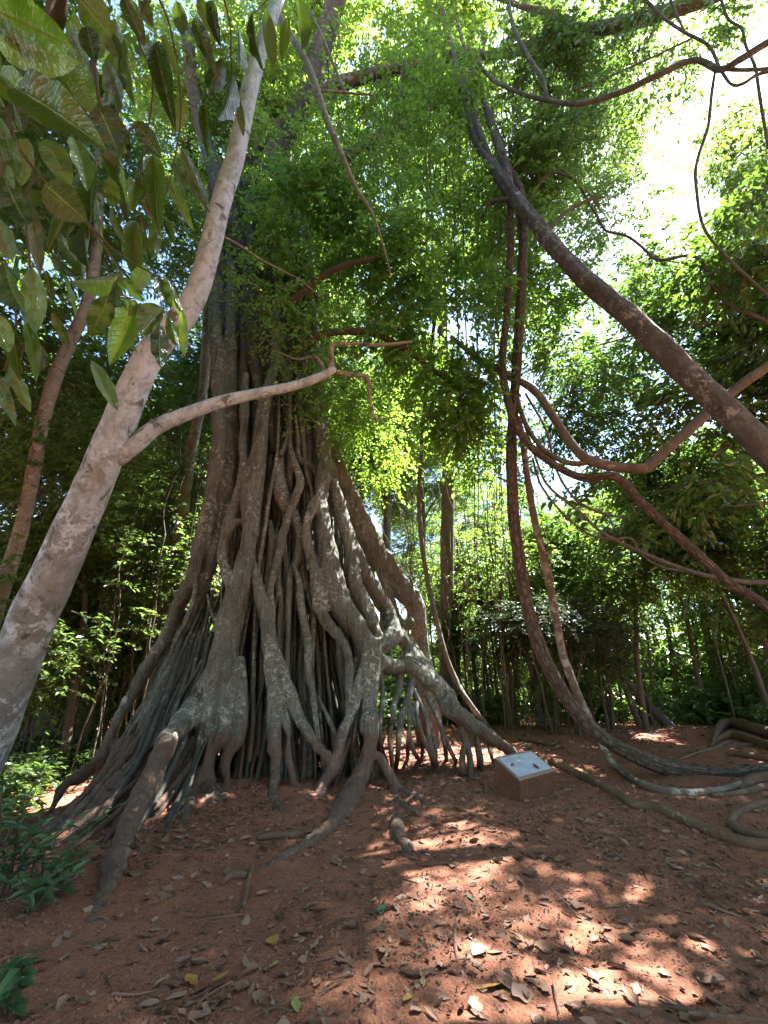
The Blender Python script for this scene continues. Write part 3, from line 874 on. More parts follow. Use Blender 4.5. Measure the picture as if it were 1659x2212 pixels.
# stilts under the knot and the right-hand root
stilts = [
    [c8(1340, 1690, 26), c8(1345, 1800, 21), c8(1312, 1900, 18), c8(1300, 2000, 18), c8(1262, 2060, 18)],
    [c8(1412, 1770, 26), c8(1385, 1880, 23), c8(1352, 2000, 19), c8(1342, 2150, 16), (855, 1660, 6)],
    [c8(1385, 1880, 18), c8(1420, 1980, 14), c8(1480, 2090, 14), c8(1520, 2180, 13), (938, 1660, 6)],
    [c8(1420, 1820, 20), c8(1480, 1950, 15), c8(1530, 2080, 15), (940, 1625, 6), (942, 1655, 7)],
    [c8(1240, 1720, 18), c8(1255, 1850, 15), c8(1240, 1980, 16), c8(1235, 2100, 15), (818, 1650, 6)],
    [c8(1300, 1990, 15), c8(1290, 2080, 16), c8(1300, 2180, 14), (850, 1680, 6)],
    [c8(1262, 2060, 15), c8(1225, 2090, 15), c8(1190, 2110, 16)],
    [c8(1380, 1900, 13), c8(1400, 2000, 12), c8(1390, 2120, 12), (880, 1640, 5)],
    [c8(1450, 1800, 15), c8(1440, 1950, 12), c8(1470, 2080, 12), (910, 1640, 5)],
    [c8(1490, 1850, 15), c8(1560, 2000, 13), c8(1590, 2120, 13), (965, 1640, 6)],
    [c6(330, 190, 16), c6(362, 290, 17), c6(375, 400, 14), (1018, 1682, 6)],
    [c6(400, 240, 16), c6(412, 330, 16), (1036, 1658, 8)],
    [c6(350, 260, 14), c6(340, 330, 16), c6(345, 385, 14), (1002, 1670, 7)],
    [c6(450, 250, 12), c6(468, 320, 9), (1066, 1640, 4)],
    [c6(180, 130, 13), c6(195, 230, 14), c6(218, 330, 15), (940, 1648, 7)],
    [c6(130, 90, 14), c6(110, 190, 11), c6(130, 290, 11), (905, 1640, 5)],
    [c6(240, 160, 11), c6(270, 250, 11), c6(300, 320, 10), (985, 1645, 4)],
    [c8(1110, 1640, 16), c8(1100, 1800, 14), c8(1110, 1960, 13), c8(1090, 2130, 12), (757, 1665, 5)],
    [c5(1510, 240, 12), c5(1475, 350, 13), c5(1440, 480, 15), (705, 1776, 8)],
]
for k_, tr in enumerate(stilts):
    P_, R_ = [], []
    for x, y, r in tr:
        p = PF(x, y, 0.06); P_.append(p); R_.append(pxr(p, r * 0.92))
    P_ = np.array(P_)
    if k_ != 6:
        P_[-1] = PG(tr[-1][0], tr[-1][1]); P_[-1][2] -= 0.03
    tube_obj('stilt_root', P_, np.array(R_), M['fig'], fig, FB, sides=8, lump=0.14, wander=0.015, seed=260 + k_)
# bundles of thin roots: the dark left flank and the hollow middle
rg = np.random.default_rng(5)
for k_ in range(52):
    s_ = rg.uniform(0, 1)
    x0 = 425 + 80 * rg.uniform(); y0 = 1270 + 220 * rg.uniform()
    ins = rg.uniform(0.2, 0.5)
    p0 = PF(x0, y0, ins)
    g_ = PG(5 + 185 * s_ + rg.normal(0, 8), 1835 + 75 * s_ + rg.normal(0, 22)); g_[2] -= 0.06
    fr = rg.uniform(.45, 1.0)
    g_ = p0 * (1 - fr) + g_ * fr; g_[2] = tz(g_[0], g_[1]) - .06
    drop = p0[2] - g_[2]
    P_ = []
    for q in (0, .25, .5, .75, 1):
        p = p0 * (1 - q) + g_ * q
        p[2] = g_[2] + drop * ((1 - q) ** 1.9)
        P_.append(p + rg.normal(0, .04, 3) * (0 < q < 1))
    r_ = rg.uniform(0.014, 0.045)
    tube_obj('aerial_root', np.array(P_), np.array([r_ * .5, r_, r_ * 1.05, r_, r_ * 0.9]), M['fig_shaded'] if k_ % 3 else M['fig'], fig, FB, sides=7, lump=0.14, wander=0.06, seed=300 + k_)
for k_ in range(135):
    x0 = rg.uniform(490, 745); 
    top = 1000 + 230 * rg.uniform() + abs(x0 - 640) * 0.6
    x1 = x0 + (x0 - 640) * 0.8 + rg.normal(0, 10)
    bot = 1665 + rg.normal(0, 12) - max(0, x1 - 800) * 0.25
    ins = rg.uniform(0.12, 0.85)
    ys = np.linspace(top, bot, 6)
    P_ = [PF(x0 + (x1 - x0) * (t_ ** 1.4) + rg.normal(0, 4), y, ins) for t_, y in zip(np.linspace(0, 1, 6), ys)]
    e_ = P_[-1].copy(); e_[2] = tz(e_[0], e_[1]) - 0.06; P_.append(e_)
    r_ = rg.choice([rg.uniform(0.012, 0.028), rg.uniform(0.022, 0.045)])
    tube_obj('aerial_root', np.array(P_), np.full(7, r_) * np.array([.8, 1, .9, 1, 1.05, 1.1, 1.2]), M['fig_shaded'] if rg.uniform() < .55 else M['fig'], fig, FB, sides=7, lump=0.16, wander=0.03, seed=400 + k_)
# upper trunk roots, mostly behind leaves
for k_ in range(34):
    x0 = rg.uniform(470, 690); y0 = rg.uniform(960, 1150)
    ins = rg.uniform(0.12, 0.55)
    P_ = [PF(x0 + (x0 - 590) * .12 + rg.normal(0, 5), y0, ins)]
    for y in (860, 740, 600, 470, 340):
        P_.append(PF(x0 + (590 - x0) * 0.0 - (960 - y) * 0.03 + rg.normal(0, 7), y, ins))
    r_ = rg.uniform(0.05, 0.15)
    tube_obj('aerial_root', np.array(P_), np.full(6, r_) * np.array([.5, 1, 1.1, 1.1, 1, .6]), M['fig'] if k_ % 2 else M['fig_shaded'], fig, FB, sides=9, lump=0.12, wander=0.04, seed=520 + k_)

# limbs high in the fig
def px_tube(name, pts, mat, parent, base, t_of=None, **kw):
    """pts: (px, py, rpx, t)"""
    P_ = np.array([PT(a, b, t) for a, b, r, t in pts]); R_ = unstretch(P_, np.array([r * t / FPX for a, b, r, t in pts]))
    return tube_obj(name, P_, R_, mat, parent, base, **kw)
px_tube('limb', [(560, 330, 34, 12), (700, 200, 26, 12), (860, 150, 20, 12), (1000, 118, 15, 12), (1060, 120, 13, 11.5), (1140, 100, 15, 11), (1225, 70, 17, 10.5), (1330, 55, 20, 10), (1450, 22, 22, 9.5), (1600, -40, 28, 9)], M['leaning'], fig, FB, sides=12, lump=.12, seed=601, flute=.15)
px_tube('limb', [(560, 420, 40, 11.5), (640, 250, 34, 12), (700, 90, 30, 12.5), (740, -60, 24, 13)], M['fig_shaded'], fig, FB, sides=10, lump=.12, seed=602)
px_tube('limb', [(600, 420, 26, 11.5), (760, 330, 18, 11.5), (900, 250, 13, 11.5), (1000, 190, 11, 11), (1030, 270, 9, 9.6), (1060, 345, 9, 9.2)], M['leaning'], fig, FB, sides=10, lump=.15, seed=603)
px_tube('limb', [(540, 600, 26, 10.5), (480, 420, 22, 11), (430, 250, 18, 11.5), (400, 60, 16, 12)], M['fig_shaded'], fig, FB, sides=9, lump=.12, seed=604)
px_tube('limb', [(1250, 62, 18, 10.3), (1200, 30, 14, 10.8), (1130, 15, 10, 11.2), (1040, -20, 8, 11.8)], M['twig'], fig, FB, sides=8, lump=.12, seed=605)
px_tube('limb', [(620, 660, 13, 9.4), (700, 600, 10, 9.3), (800, 560, 8, 9.2), (920, 540, 6, 9.1)], M['twig'], fig, FB, sides=7, wander=.05, seed=606)
px_tube('limb', [(630, 760, 13, 9.2), (720, 720, 10, 9.0), (850, 740, 8, 8.8), (980, 830, 5, 8.6)], M['twig'], fig, FB, sides=7, wander=.05, seed=607)
# pale thin branch slanting down in front of the fig crown
px_tube('limb', [(600, 30, 9, 8.3), (655, 120, 9, 8.0), (690, 210, 9, 7.8), (722, 300, 8, 7.6), (762, 390, 6, 7.4), (802, 455, 4, 7.3), (830, 530, 2.5, 7.3), (845, 600, 1.2, 7.3)], M['pale_thin'], fig, FB, sides=8, lump=.08, wander=.03, seed=608)
px_tube('limb', [(688, 195, 4.5, 7.8), (740, 200, 4, 7.8), (805, 205, 3, 7.8)], M['pale_thin'], fig, FB, sides=6, seed=609)
px_tube('limb', [(670, 20, 4, 8.3), (700, 90, 4, 8.2), (725, 150, 4, 8.1), (748, 205, 3, 8)], M['pale_thin'], fig, FB, sides=6, seed=610)

def foliage_px(name, parent, base, px, py, t, rx, ry, rd, n, leafL, ratio, mat, nper=14, SL=0.55, droop=0.35, six=False, gap=-0.15, freq=1.1, seed=0, flat=0.5):
    rng = np.random.default_rng(seed + 900)
    c = PT(px, py, t)
    rad = np.array([rx * t / FPX, rd, ry * t / FPX])
    C, out = ellipsoid_pts(rng, n, rad, 0.6, gap, freq, seed)
    # the mass leans with the sight line only through its centre; offsets are in the world frame
    A = out + rng.normal(0, 0.7, out.shape); A[:, 2] = A[:, 2] * flat - 0.25
    V, polys, mi, tint = sprays(rng, C + c, A, SL * rng.uniform(0.5, 1.4, n), nper, leafL, ratio, droop, six, twig_r=0.004)
    me = mesh_np(name, V - np.asarray(base), polys, mat_idx=mi, attrs={'tint': tint}, smooth=False)
    return obj(name, me, [mat, M['twig']], parent)

fol = [  # px, py, t, rx, ry, depth, n, leaf
    (860, 600, 9.8, 200, 210, 1.6, 1350, .085),
    (960, 700, 9.2, 120, 200, 1.1, 720, .085),
    (985, 890, 8.6, 130, 95, 0.8, 300, .08),
    (760, 480, 10.5, 170, 150, 1.3, 800, .08),
    (795, 900, 10.8, 75, 180, 0.9, 620, .08),
    (600, 400, 10.4, 130, 210, 1.0, 620, .075),
    (700, 260, 12.8, 200, 180, 1.8, 1150, .085),
    (560, 160, 13, 170, 190, 1.6, 1300, .085),
    (780, 60, 15.5, 240, 140, 2.0, 1700, .10),
    (930, 250, 12.5, 140, 230, 1.5, 1500, .09),
    (1010, 60, 14, 140, 130, 1.6, 1000, .10),
    (650, 740, 8.7, 110, 130, .5, 150, .06),
    (560, 620, 9.0, 90, 90, .5, 150, .06),
    (720, 860, 8.6, 60, 90, .4, 130, .07),
    (430, 500, 12, 110, 220, 1.2, 700, .085),
    (400, 180, 13, 150, 200, 1.6, 1300, .09),
    (1090, 470, 10.8, 110, 160, 1.2, 800, .09),
    (1150, 620, 11.5, 80, 170, 1.2, 700, .09),
    (1050, 980, 10.5, 80, 160, 1.0, 420, .085),
    (640, 40, 16, 200, 130, 2.0, 1000, .11),
]
fr_ = np.random.default_rng(404)
for k_ in range(34):
    a_ = fr_.uniform(0, 2 * math.pi)
    fol.append((850 + 270 * math.cos(a_) * fr_.uniform(.75, 1.05), 620 + 340 * math.sin(a_) * fr_.uniform(.8, 1.1), fr_.uniform(8.6, 10.4), fr_.uniform(22, 55), fr_.uniform(30, 85), .4, int(fr_.uniform(20, 60)), .075))
fol.append((1005, 200, 10.2, 90, 150, .9, 190, .085))
for k_, (a, b, t, rx, ry, rd, n, L) in enumerate(fol):
    foliage_px('foliage', fig, FB, a, b, t, rx, ry, rd, int(n * .54), L * 1.62, 0.44, M['leaf_fig'], nper=12, SL=0.62, droop=0.4, six=True, gap=-0.08, freq=1.15, seed=k_ * 7 + 3)
# bright yellow-green upper growth by the limb
for k_, (a, b, t, rx, ry, rd, n, L) in enumerate([(1190, 110, 10.5, 120, 110, .9, 230, .15), (1300, 100, 10.5, 120, 100, .9, 210, .15), (1170, 260, 10.5, 100, 100, .8, 200, .14), (1470, 60, 9.5, 110, 70, .7, 130, .13), (1240, 190, 16, 160, 130, 1.6, 900, .12), (1300, 300, 17, 95, 110, 1.4, 700, .12), (1200, 420, 13, 110, 110, 1.0, 420, .12), (1290, 450, 12, 60, 90, .7, 90, .13), (1180, 0, 16, 200, 90, 1.6, 700, .12), (1420, 120, 11, 60, 70, .6, 60, .13), (1290, 270, 9.6, 90, 75, .8, 70, .13), (1150, 340, 9.8, 70, 90, .6, 200, .13), (1420, 200, 9.5, 70, 70, .6, 42, .12), (1385, 420, 10.5, 60, 70, .6, 46, .12), (1540, 250, 9, 60, 70, .5, 36, .12), (1330, 540, 11, 70, 60, .6, 80, .12)]):
    foliage_px('foliage', fig, FB, a, b, t, rx, ry, rd, n, L, 0.42, M['leaf_broad'] if k_ < 4 else M['leaf_far'], nper=11, SL=0.6, droop=0.5, six=True, gap=-0.1, freq=1.2, seed=k_ * 5 + 71)

# ------------------------------------------------------------------ vines and climbers on the right
def vine(name, label, cat, pts, mat, group=None, ground_end=True, children=(), **kw):
    """pts: (px, py, rpx, t or None=on the soil)"""
    P_, R_ = [], []
    for a, b, r, t in pts:
        p = PG(a, b) if t is None else PT(a, b, t)
        if t is None:
            p = p + np.array([0, 0, pxr(p, r) * 0.55])
        P_.append(p); R_.append(pxr(p, r))
    P_ = np.array(P_); R_ = unstretch(P_, np.array(R_))
    k = int(np.argmin(P_[:, 2])); b = P_[k].copy(); b[2] = tz(b[0], b[1])
    root = thing(name, b, label, cat, group)
    tube_obj('stem', P_, R_, mat, root, b, **kw)
    return root, b, P_, R_

liana, LB, LP, LR = vine('liana', 'thick cracked brown liana sweeping down and along the soil to the root tangle', 'liana',
    [(1086, 330, 6, 9.05), (1108, 380, 9, 8.95), (1125, 420, 11, 8.8), (1130, 500, 12, 8.7), (1126, 620, 12, 8.5), (1116, 800, 12.5, 8.2), (1106, 950, 13, 8.0), (1106, 1050, 14, 7.8), (1114, 1150, 15, 7.6), (1131, 1270, 16, 7.4), (1160, 1380, 17, 7.2), (1200, 1470, 17, 7.0), (1256, 1550, 18, 6.8), (1330, 1612, 18, 6.6), (1430, 1655, 19, 6.45), (1530, 1674, 19, 6.35), (1610, 1672, 19, 6.3), (1700, 1660, 20, 6.3), (1800, 1672, 22, 6.2)],
    M['liana'], sides=16, lump=.10, seed=701, flute=.10)
vine('liana', 'slimmer grey liana twined against the upper thick liana', 'liana',
    [(1062, 270, 4, 9.5), (1078, 320, 7, 9.2), (1094, 370, 9, 9.0), (1102, 440, 9, 8.8), (1102, 560, 9, 8.55), (1094, 680, 9, 8.3), (1086, 780, 9, 8.1), (1096, 860, 10, 7.85), (1112, 915, 10, 7.6), (1150, 968, 9.5, 7.5), (1208, 1010, 9.5, 7.3), (1262, 1032, 10, 7.1), (1330, 1030, 11, 6.9), (1390, 1090, 12, 6.7), (1450, 1146, 12, 6.5), (1520, 1210, 12, 6.3), (1580, 1262, 12, 6.1), (1659, 1312, 12, 5.9), (1800, 1440, 14, 5.6), (1950, 1640, 15, 5.4), (2020, 1800, 16, 5.0)],
    M['liana'], sides=12, lump=.10, seed=702)
vine('liana', 'slender liana with reddish and white bark patches behind the thick liana', 'liana',
    [(1120, 900, 7, 8.9), (1130, 960, 8, 8.9), (1150, 1100, 9, 8.7), (1185, 1250, 10, 8.5), (1213, 1400, 10, 8.2), (1240, 1480, 10, 8.0), (1266, 1535, 9, 7.8), (1296, 1600, 7, 7.4), (1318, 1640, 7, 7.05), (1345, 1672, 8, None), (1400, 1706, 10, None), (1480, 1719, 11, None), (1560, 1712, 10, None), (1640, 1690, 10, None), (1720, 1680, 10, None)],
    M['patchy'], sides=10, lump=.10, seed=703)
vine('liana', 'bent pale liana branch forking below the leaning trunk', 'liana',
    [(1900, 600, 13, 6.3), (1760, 710, 13, 6.5), (1659, 790, 12, 6.7), (1600, 832, 12.5, 6.8), (1530, 892, 13, 6.9), (1450, 962, 13, 7.0), (1400, 1008, 14, 7.1), (1380, 1012, 13, 7.1), (1330, 1008, 13, 7.2), (1270, 993, 13, 7.3), (1235, 960, 12, 7.5), (1190, 893, 11, 7.8), (1152, 842, 10, 8.0), (1090, 806, 8, 8.4), (1030, 772, 7, 8.8), (975, 728, 6, 9.2)],
    M['grey_stem'], sides=12, lump=.10, seed=704)
vine('liana', 'thin pale liana curving up from the fork of the bent branch', 'liana',
    [(1275, 998, 8, 7.3), (1230, 1000, 7, 7.35), (1175, 972, 7, 7.5), (1138, 920, 6.5, 7.8), (1118, 860, 6, 8.1), (1108, 780, 6, 8.3)],
    M['grey_stem'], sides=8, lump=.08, seed=705)
for k_, (lab, pts) in enumerate([
    ('thin bare twig liana hanging in a long shallow curve', [(1120, 880, 3, 8.2), (1165, 1010, 3.2, 7.6), (1190, 1055, 3.5, 7.4), (1250, 1105, 4, 7.2), (1300, 1150, 4, 7.0), (1390, 1195, 5, 6.8), (1500, 1237, 5.5, 6.6), (1600, 1256, 6, 6.4), (1750, 1275, 7, 6.2), (1960, 1420, 8, 6.2)]),
    ('thin bare twig liana with a kink at its low point', [(1150, 990, 3, 8), (1170, 1050, 3, 7.7), (1215, 1110, 3, 7.5), (1270, 1152, 3, 7.4), (1320, 1165, 3, 7.3), (1362, 1163, 3, 7.2), (1385, 1195, 3, 7.1), (1430, 1225, 3, 7.0), (1520, 1240, 3, 6.9)]),
    ('thin bare twig liana dropping beside the pale fork', [(1135, 850, 3, 8.6), (1180, 930, 3, 8.3), (1200, 1010, 3, 8.1), (1240, 1075, 3.5, 8), (1290, 1105, 3.5, 7.9), (1345, 1118, 3, 7.8)])]):
    vine('liana', lab, 'liana', pts, M['grey_stem'], sides=6, lump=.06, seed=710 + k_, wander=.01)
vine('liana', 'pale slender liana standing against the fig with its foot beside the long root', 'liana',
    [(945, 650, 4, 10), (925, 800, 5, 9.8), (912, 950, 5.5, 9.6), (905, 1080, 6, 9.4), (912, 1180, 6, 9.2), (930, 1285, 6, 8.9), (958, 1400, 6.5, 8.6), (985, 1470, 6.5, 8.4), (1022, 1530, 6.5, 8.2), (1060, 1580, 6.5, None), (1085, 1606, 6, None)],
    M['grey_stem'], sides=9, lump=.08, seed=720)

# the big leaning trunk
lean, NB, NP_, NR_ = vine('leaning_tree', 'dark brown bare trunk leaning across from the fig crown to the soil', 'tree',
    [(955, 20, 5, 12.4), (980, 120, 8, 11.2), (1008, 220, 11, 10.2), (1028, 300, 14, 9.6), (1062, 356, 16, 9.2), (1112, 425, 19, 8.6), (1180, 512, 22, 7.9), (1260, 600, 26, 7.2), (1340, 664, 29, 6.6), (1420, 742, 32, 6.1), (1500, 820, 34, 5.65), (1580, 900, 36, 5.25), (1659, 978, 39, 4.9), (1800, 1120, 45, 4.4), (2000, 1340, 52, 4.0), (2200, 1620, 60, 3.7), (2330, 1860, 66, 3.4)],
    M['leaning'], sides=24, lump=.13, seed=730, flute=.16, step=.07)
px_tube('limb', [(1104, 425, 11, 8.7), (1092, 360, 13, 9.0), (1066, 280, 12, 9.5), (1046, 220, 9, 10), (1012, 130, 6, 11), (985, 40, 3, 12)], M['leaning'], lean, NB, sides=12, lump=.12, seed=731)
px_tube('limb', [(1022, 250, 10, 10), (1000, 270, 8, 10.2), (985, 268, 6, 10.4), (960, 300, 4, 10.6)], M['leaning'], lean, NB, sides=8, lump=.12, seed=732)
px_tube('limb', [(1110, 430, 9, 8.6), (1085, 432, 8, 8.7), (1060, 440, 6, 8.9), (1040, 470, 4, 9.1)], M['leaning'], lean, NB, sides=8, lump=.12, seed=733)
px_tube('limb', [(1180, 505, 6, 7.9), (1230, 450, 5, 8.2), (1300, 425, 4, 8.5)], M['twig'], lean, NB, sides=6, wander=.05, seed=734)

# looping branches against the sky, top right
arc, AB_, _, _ = vine('climber', 'long smooth climber looping in a shallow arc under the high limb', 'climber',
    [(2050, -60, 10, 6.2), (1800, 20, 10, 6.6), (1659, 92, 10, 7.0), (1600, 128, 10, 7.2), (1555, 150, 10.5, 7.4), (1500, 130, 9, 7.6), (1420, 163, 9, 7.8), (1340, 200, 8.5, 8.1), (1250, 224, 8, 8.4), (1180, 216, 7.5, 8.7), (1115, 198, 6.5, 9.0), (1060, 168, 6, 9.3), (1032, 125, 5, 9.7), (1050, 85, 4, 10.2)], M['grey_stem'], sides=10, lump=.07, seed=740)
for k_, pts in enumerate([
    [(1096, -20, 5, 9.6), (1108, 55, 5.5, 9.3), (1140, 120, 6, 9.0), (1172, 170, 6, 8.8), (1182, 214, 6, 8.7)],
    [(1385, -10, 6, 7.9), (1430, 35, 6, 7.8), (1478, 68, 6, 7.7), (1530, 98, 6, 7.5), (1557, 148, 6, 7.4), (1580, 182, 5, 7.3), (1605, 180, 5, 7.2), (1640, 160, 5, 7.1), (1700, 150, 5, 6.9)],
    [(1555, -10, 5, 7.6), (1572, 40, 5, 7.5), (1602, 62, 5, 7.4), (1612, 100, 5, 7.3), (1632, 150, 5, 7.2), (1645, 230, 5, 7.1), (1660, 320, 5, 7.0)],
    [(1545, 150, 4, 7.5), (1538, 200, 4.5, 7.5), (1530, 270, 4.5, 7.5), (1508, 340, 4.5, 7.5), (1503, 400, 4.5, 7.4), (1520, 490, 4.5, 7.3), (1570, 555, 4.5, 7.1), (1659, 640, 5, 6.9), (1760, 760, 5, 6.7)],
    [(1555, 148, 7, 7.4), (1600, 150, 6.5, 7.3), (1659, 148, 6, 7.1), (1760, 140, 6, 6.8)],
    [(1240, 195, 4, 9.2), (1180, 205, 4, 9.3), (1320, 165, 3.5, 9.0), (1420, 120, 3, 8.7)][0:1] + [(1320, 165, 3.5, 9.0), (1420, 120, 3, 8.7), (1500, 80, 3, 8.5)],
    [(1478, 68, 4, 7.7), (1462, 30, 4, 7.8), (1440, -20, 4, 7.9)],
]):
    px_tube('branch', pts, M['grey_stem'], arc, AB_, sides=8, lump=.08, wander=.012, seed=741 + k_)
gpt = np.array([6.6, 5.2, tz(6.6, 5.2)])
tube_obj('stem', np.array([PT(2050, -60, 6.2), PT(2200, 120, 5.8), [7.2, 5.0, 3.2], gpt - [0, 0, .1]]), np.array([.07, .08, .09, .11]), M['grey_stem'], arc, AB_, sides=9, seed=760)
# branched bare sprigs reaching left from the right-hand tree
vine('climber', 'knobbly bare climber reaching over the gap of sky', 'climber',
    [(1120, 470, 5, 9.5), (1180, 380, 4, 9.4), (1235, 385, 4, 9.3), (1265, 420, 4, 9.2), (1300, 490, 4, 9), (1360, 510, 4, 8.7), (1420, 560, 5, 8.3), (1500, 560, 5, 7.9), (1580, 660, 5.5, 7.5), (1659, 700, 6, 7.2), (1800, 800, 7, 6.9), (1990, 1100, 8, 6.7)], M['grey_stem'], sides=7, lump=.1, wander=.04, seed=770)
# hanging aerial strings under the fig crown
rg = np.random.default_rng(77)
for k_ in range(46):
    x = rg.uniform(900, 1120) if k_ < 30 else rg.uniform(660, 900)
    t = rg.uniform(8.6, 11.5)
    y0 = rg.uniform(60, 260); y1 = rg.uniform(480, 980) if k_ % 3 else rg.uniform(980, 1350)
    if k_ >= 30: y1 = rg.uniform(500, 860)
    c0 = PT(x, y0, t + 1.5)
    lo = PT(x + rg.normal(0, 12), y1, t)
    P_ = np.array([c0, c0 * .7 + lo * .3 + rg.normal(0, .12, 3), c0 * .35 + lo * .65 + rg.normal(0, .12, 3), lo])
    r_ = rg.uniform(.007, .022)
    tube_obj('hanging_root', P_, np.array([r_, r_, r_ * .9, r_ * .6]), M['twig'] if k_ % 3 else M['grey_stem'], fig, FB, sides=5, wander=.05, seed=800 + k_, step=.12)

# ------------------------------------------------------------------ pale leaning tree on the left
ptree_pts = [(-140, 1905, 84, 5.2), (-80, 1720, 78, 5.0), (5, 1500, 72, 4.8), (66, 1350, 67, 4.7), (128, 1210, 61, 4.6), (188, 1080, 55, 4.6), (240, 960, 52, 4.6), (285, 850, 45, 4.65), (330, 760, 42, 4.7), (390, 690, 38, 4.8), (428, 625, 33, 4.9), (455, 530, 30, 5.0), (480, 430, 28, 5.2), (508, 340, 27, 5.4), (526, 250, 25, 5.6), (545, 170, 23, 5.8), (575, 70, 20, 6.1), (605, -20, 18, 6.5), (640, -140, 14, 7)]
PB = PT(-145, 1905, 5.2); PB[2] = tz(PB[0], PB[1])
ptree = thing('pale_tree', PB, 'pale mottled tree trunk leaning in front of the fig with white lichen patches', 'tree')
pts = [( *PT(a, b, t), r * t / FPX) for a, b, r, t in ptree_pts]
pp = np.array([p[:3] for p in pts]); pr = unstretch(pp, np.array([p[3] for p in pts])) * .95
foot = pp[0].copy(); foot[2] = tz(foot[0], foot[1]) - 0.15
pp = np.vstack([foot, pp[1:]]); pr[0] *= 1.1
tube_obj('trunk', pp, pr, M['pale'], ptree, PB, sides=28, lump=.06, seed=900, flute=.05, step=.06)
px_tube('branch', [(250, 990, 28, 4.62), (295, 957, 24, 4.65), (345, 918, 20, 4.75), (430, 884, 18, 4.95), (500, 864, 15.5, 5.1), (570, 848, 13.5, 5.25), (640, 832, 12, 5.4), (690, 815, 10.5, 5.5), (722, 798, 9, 5.55)], M['pale'], ptree, PB, sides=14, lump=.09, wander=.01, seed=901)
px_tube('branch', [(718, 802, 8, 5.55), (716, 775, 7, 5.6), (720, 745, 6, 5.65), (760, 742, 5, 5.75), (820, 745, 4.5, 5.85), (890, 738, 3, 6)], M['pale_thin'], ptree, PB, sides=8, lump=.1, seed=902)
px_tube('branch', [(715, 800, 6, 5.55), (750, 808, 6, 5.6), (792, 816, 5.5, 5.65), (798, 845, 5, 5.65), (802, 880, 4, 5.7), (815, 905, 3, 5.75), (860, 900, 2, 5.8)], M['pale_thin'], ptree, PB, sides=8, lump=.1, seed=903)
px_tube('branch', [(705, 800, 4, 5.6), (680, 770, 3.5, 5.8), (640, 775, 3, 6), (600, 760, 2.2, 6.2)], M['pale_thin'], ptree, PB, sides=6, lump=.1, wander=.02, seed=904)
px_tube('branch', [(455, 500, 4, 5.1), (500, 522, 3, 5.2), (560, 560, 2.5, 5.3), (640, 600, 1.8, 5.6), (690, 640, 1, 5.8)], M['pale_thin'], ptree, PB, sides=6, lump=.1, wander=.02, seed=905)
for k_, (a, b, t, rx, ry, n) in enumerate([(620, 690, 5.8, 80, 90, 26), (690, 880, 5.6, 60, 90, 22), (560, 620, 5.6, 60, 60, 14), (740, 760, 5.8, 50, 60, 12), (880, 745, 6.0, 50, 35, 12), (850, 900, 5.8, 50, 40, 12), (690, 640, 5.8, 40, 40, 10)]):
    foliage_px('foliage', ptree, PB, a, b, t, rx, ry, .3, n, .055, .42, M['leaf_fig'], nper=9, SL=.32, droop=.3, six=True, gap=-.8, seed=k_ + 41)

# ------------------------------------------------------------------ overhanging tree with big glossy leaves, upper left
OB = np.array([-2.6, 0.6, tz(-2.6, 0.6)])
otree = thing('overhanging_tree', OB, 'large-leaved tree whose glossy drooping leaves hang into the clearing', 'tree')
tube_obj('trunk', np.array([OB - [0, 0, .2], [-2.6, .6, 1.6], [-2.5, .7, 3.2], [-2.3, .9, 5.0]]), np.array([.16, .14, .12, .09]), M['grey_stem'], otree, OB, sides=12, seed=910)
def big_leaf_mesh(name, seed, bend, fold, wavy, wratio):
    rng = np.random.default_rng(seed)
    nu, nv = 13, 7
    V, U = [], []
    for a in range(nu):
        s_ = a / (nu - 1)
        w = (math.sin(math.pi * min(1, s_ ** 0.8)) ** 0.75) * 0.5 * wratio if 0 < s_ < 1 else 0.004
        if s_ > .85: w *= 1.0
        for b in range(nv):
            x = (b / (nv - 1)) * 2 - 1
            y = s_
            z = -bend * s_ ** 2 + fold * abs(x) * w * 2 + wavy * math.sin(s_ * 17 + seed + (x > 0) * 1.7) * abs(x) * w * 0.35
            V.append((x * w, y, z)); U.append((x, s_))
    V = np.array(V)
    q_ = []
    for a in range(nu - 1):
        for b in range(nv - 1):
            o = a * nv + b
            q_.append((o, o + 1, o + nv + 1, o + nv))
    return mesh_np(name, V, [np.array(q_)], uv=np.array(U), attrs={'tint': np.full(len(V), 0.05)})
BL = [big_leaf_mesh('large_leaf', 10 + k_, b_, f_, w_, 0.30) for k_, (b_, f_, w_) in enumerate([(.10, .25, .5), (.22, .35, .8), (.02, .18, .4), (.38, .22, .9), (.15, .6, .6), (-.15, .3, 1.2), (.28, .12, 1.4), (.06, .75, .5)])]
for m_ in BL: m_.materials.append(M['leaf_big'])
rg = np.random.default_rng(31)
def put_leaf(parent, base, b, tip, wpx, t, tilt=0.25, mesh=None, seed=0):
    p0 = PT(b[0], b[1], t); p1 = PT(tip[0], tip[1], t * (1 + rg.uniform(-.06, .06)))
    d = p1 - p0; L = np.linalg.norm(d)
    y = d / L
    view = norm(CAM - (p0 + p1) / 2)
    z = view + rg.normal(0, tilt, 3)
    z = z - y * z.dot(y); z /= np.linalg.norm(z)
    if rg.uniform() < 0.5: z = -z
    x = np.cross(y, z)
    W = wpx * t / FPX * .9
    o = bpy.data.objects.new('leaf', mesh or BL[rg.integers(len(BL))])
    COL.objects.link(o)
    o.parent = parent
    m = Matrix(((x[0] * W / .30, y[0] * L, z[0] * L, p0[0] - base[0]), (x[1] * W / .30, y[1] * L, z[1] * L, p0[1] - base[1]), (x[2] * W / .30, y[2] * L, z[2] * L, p0[2] - base[2]), (0, 0, 0, 1)))
    o.matrix_basis = m
    return o
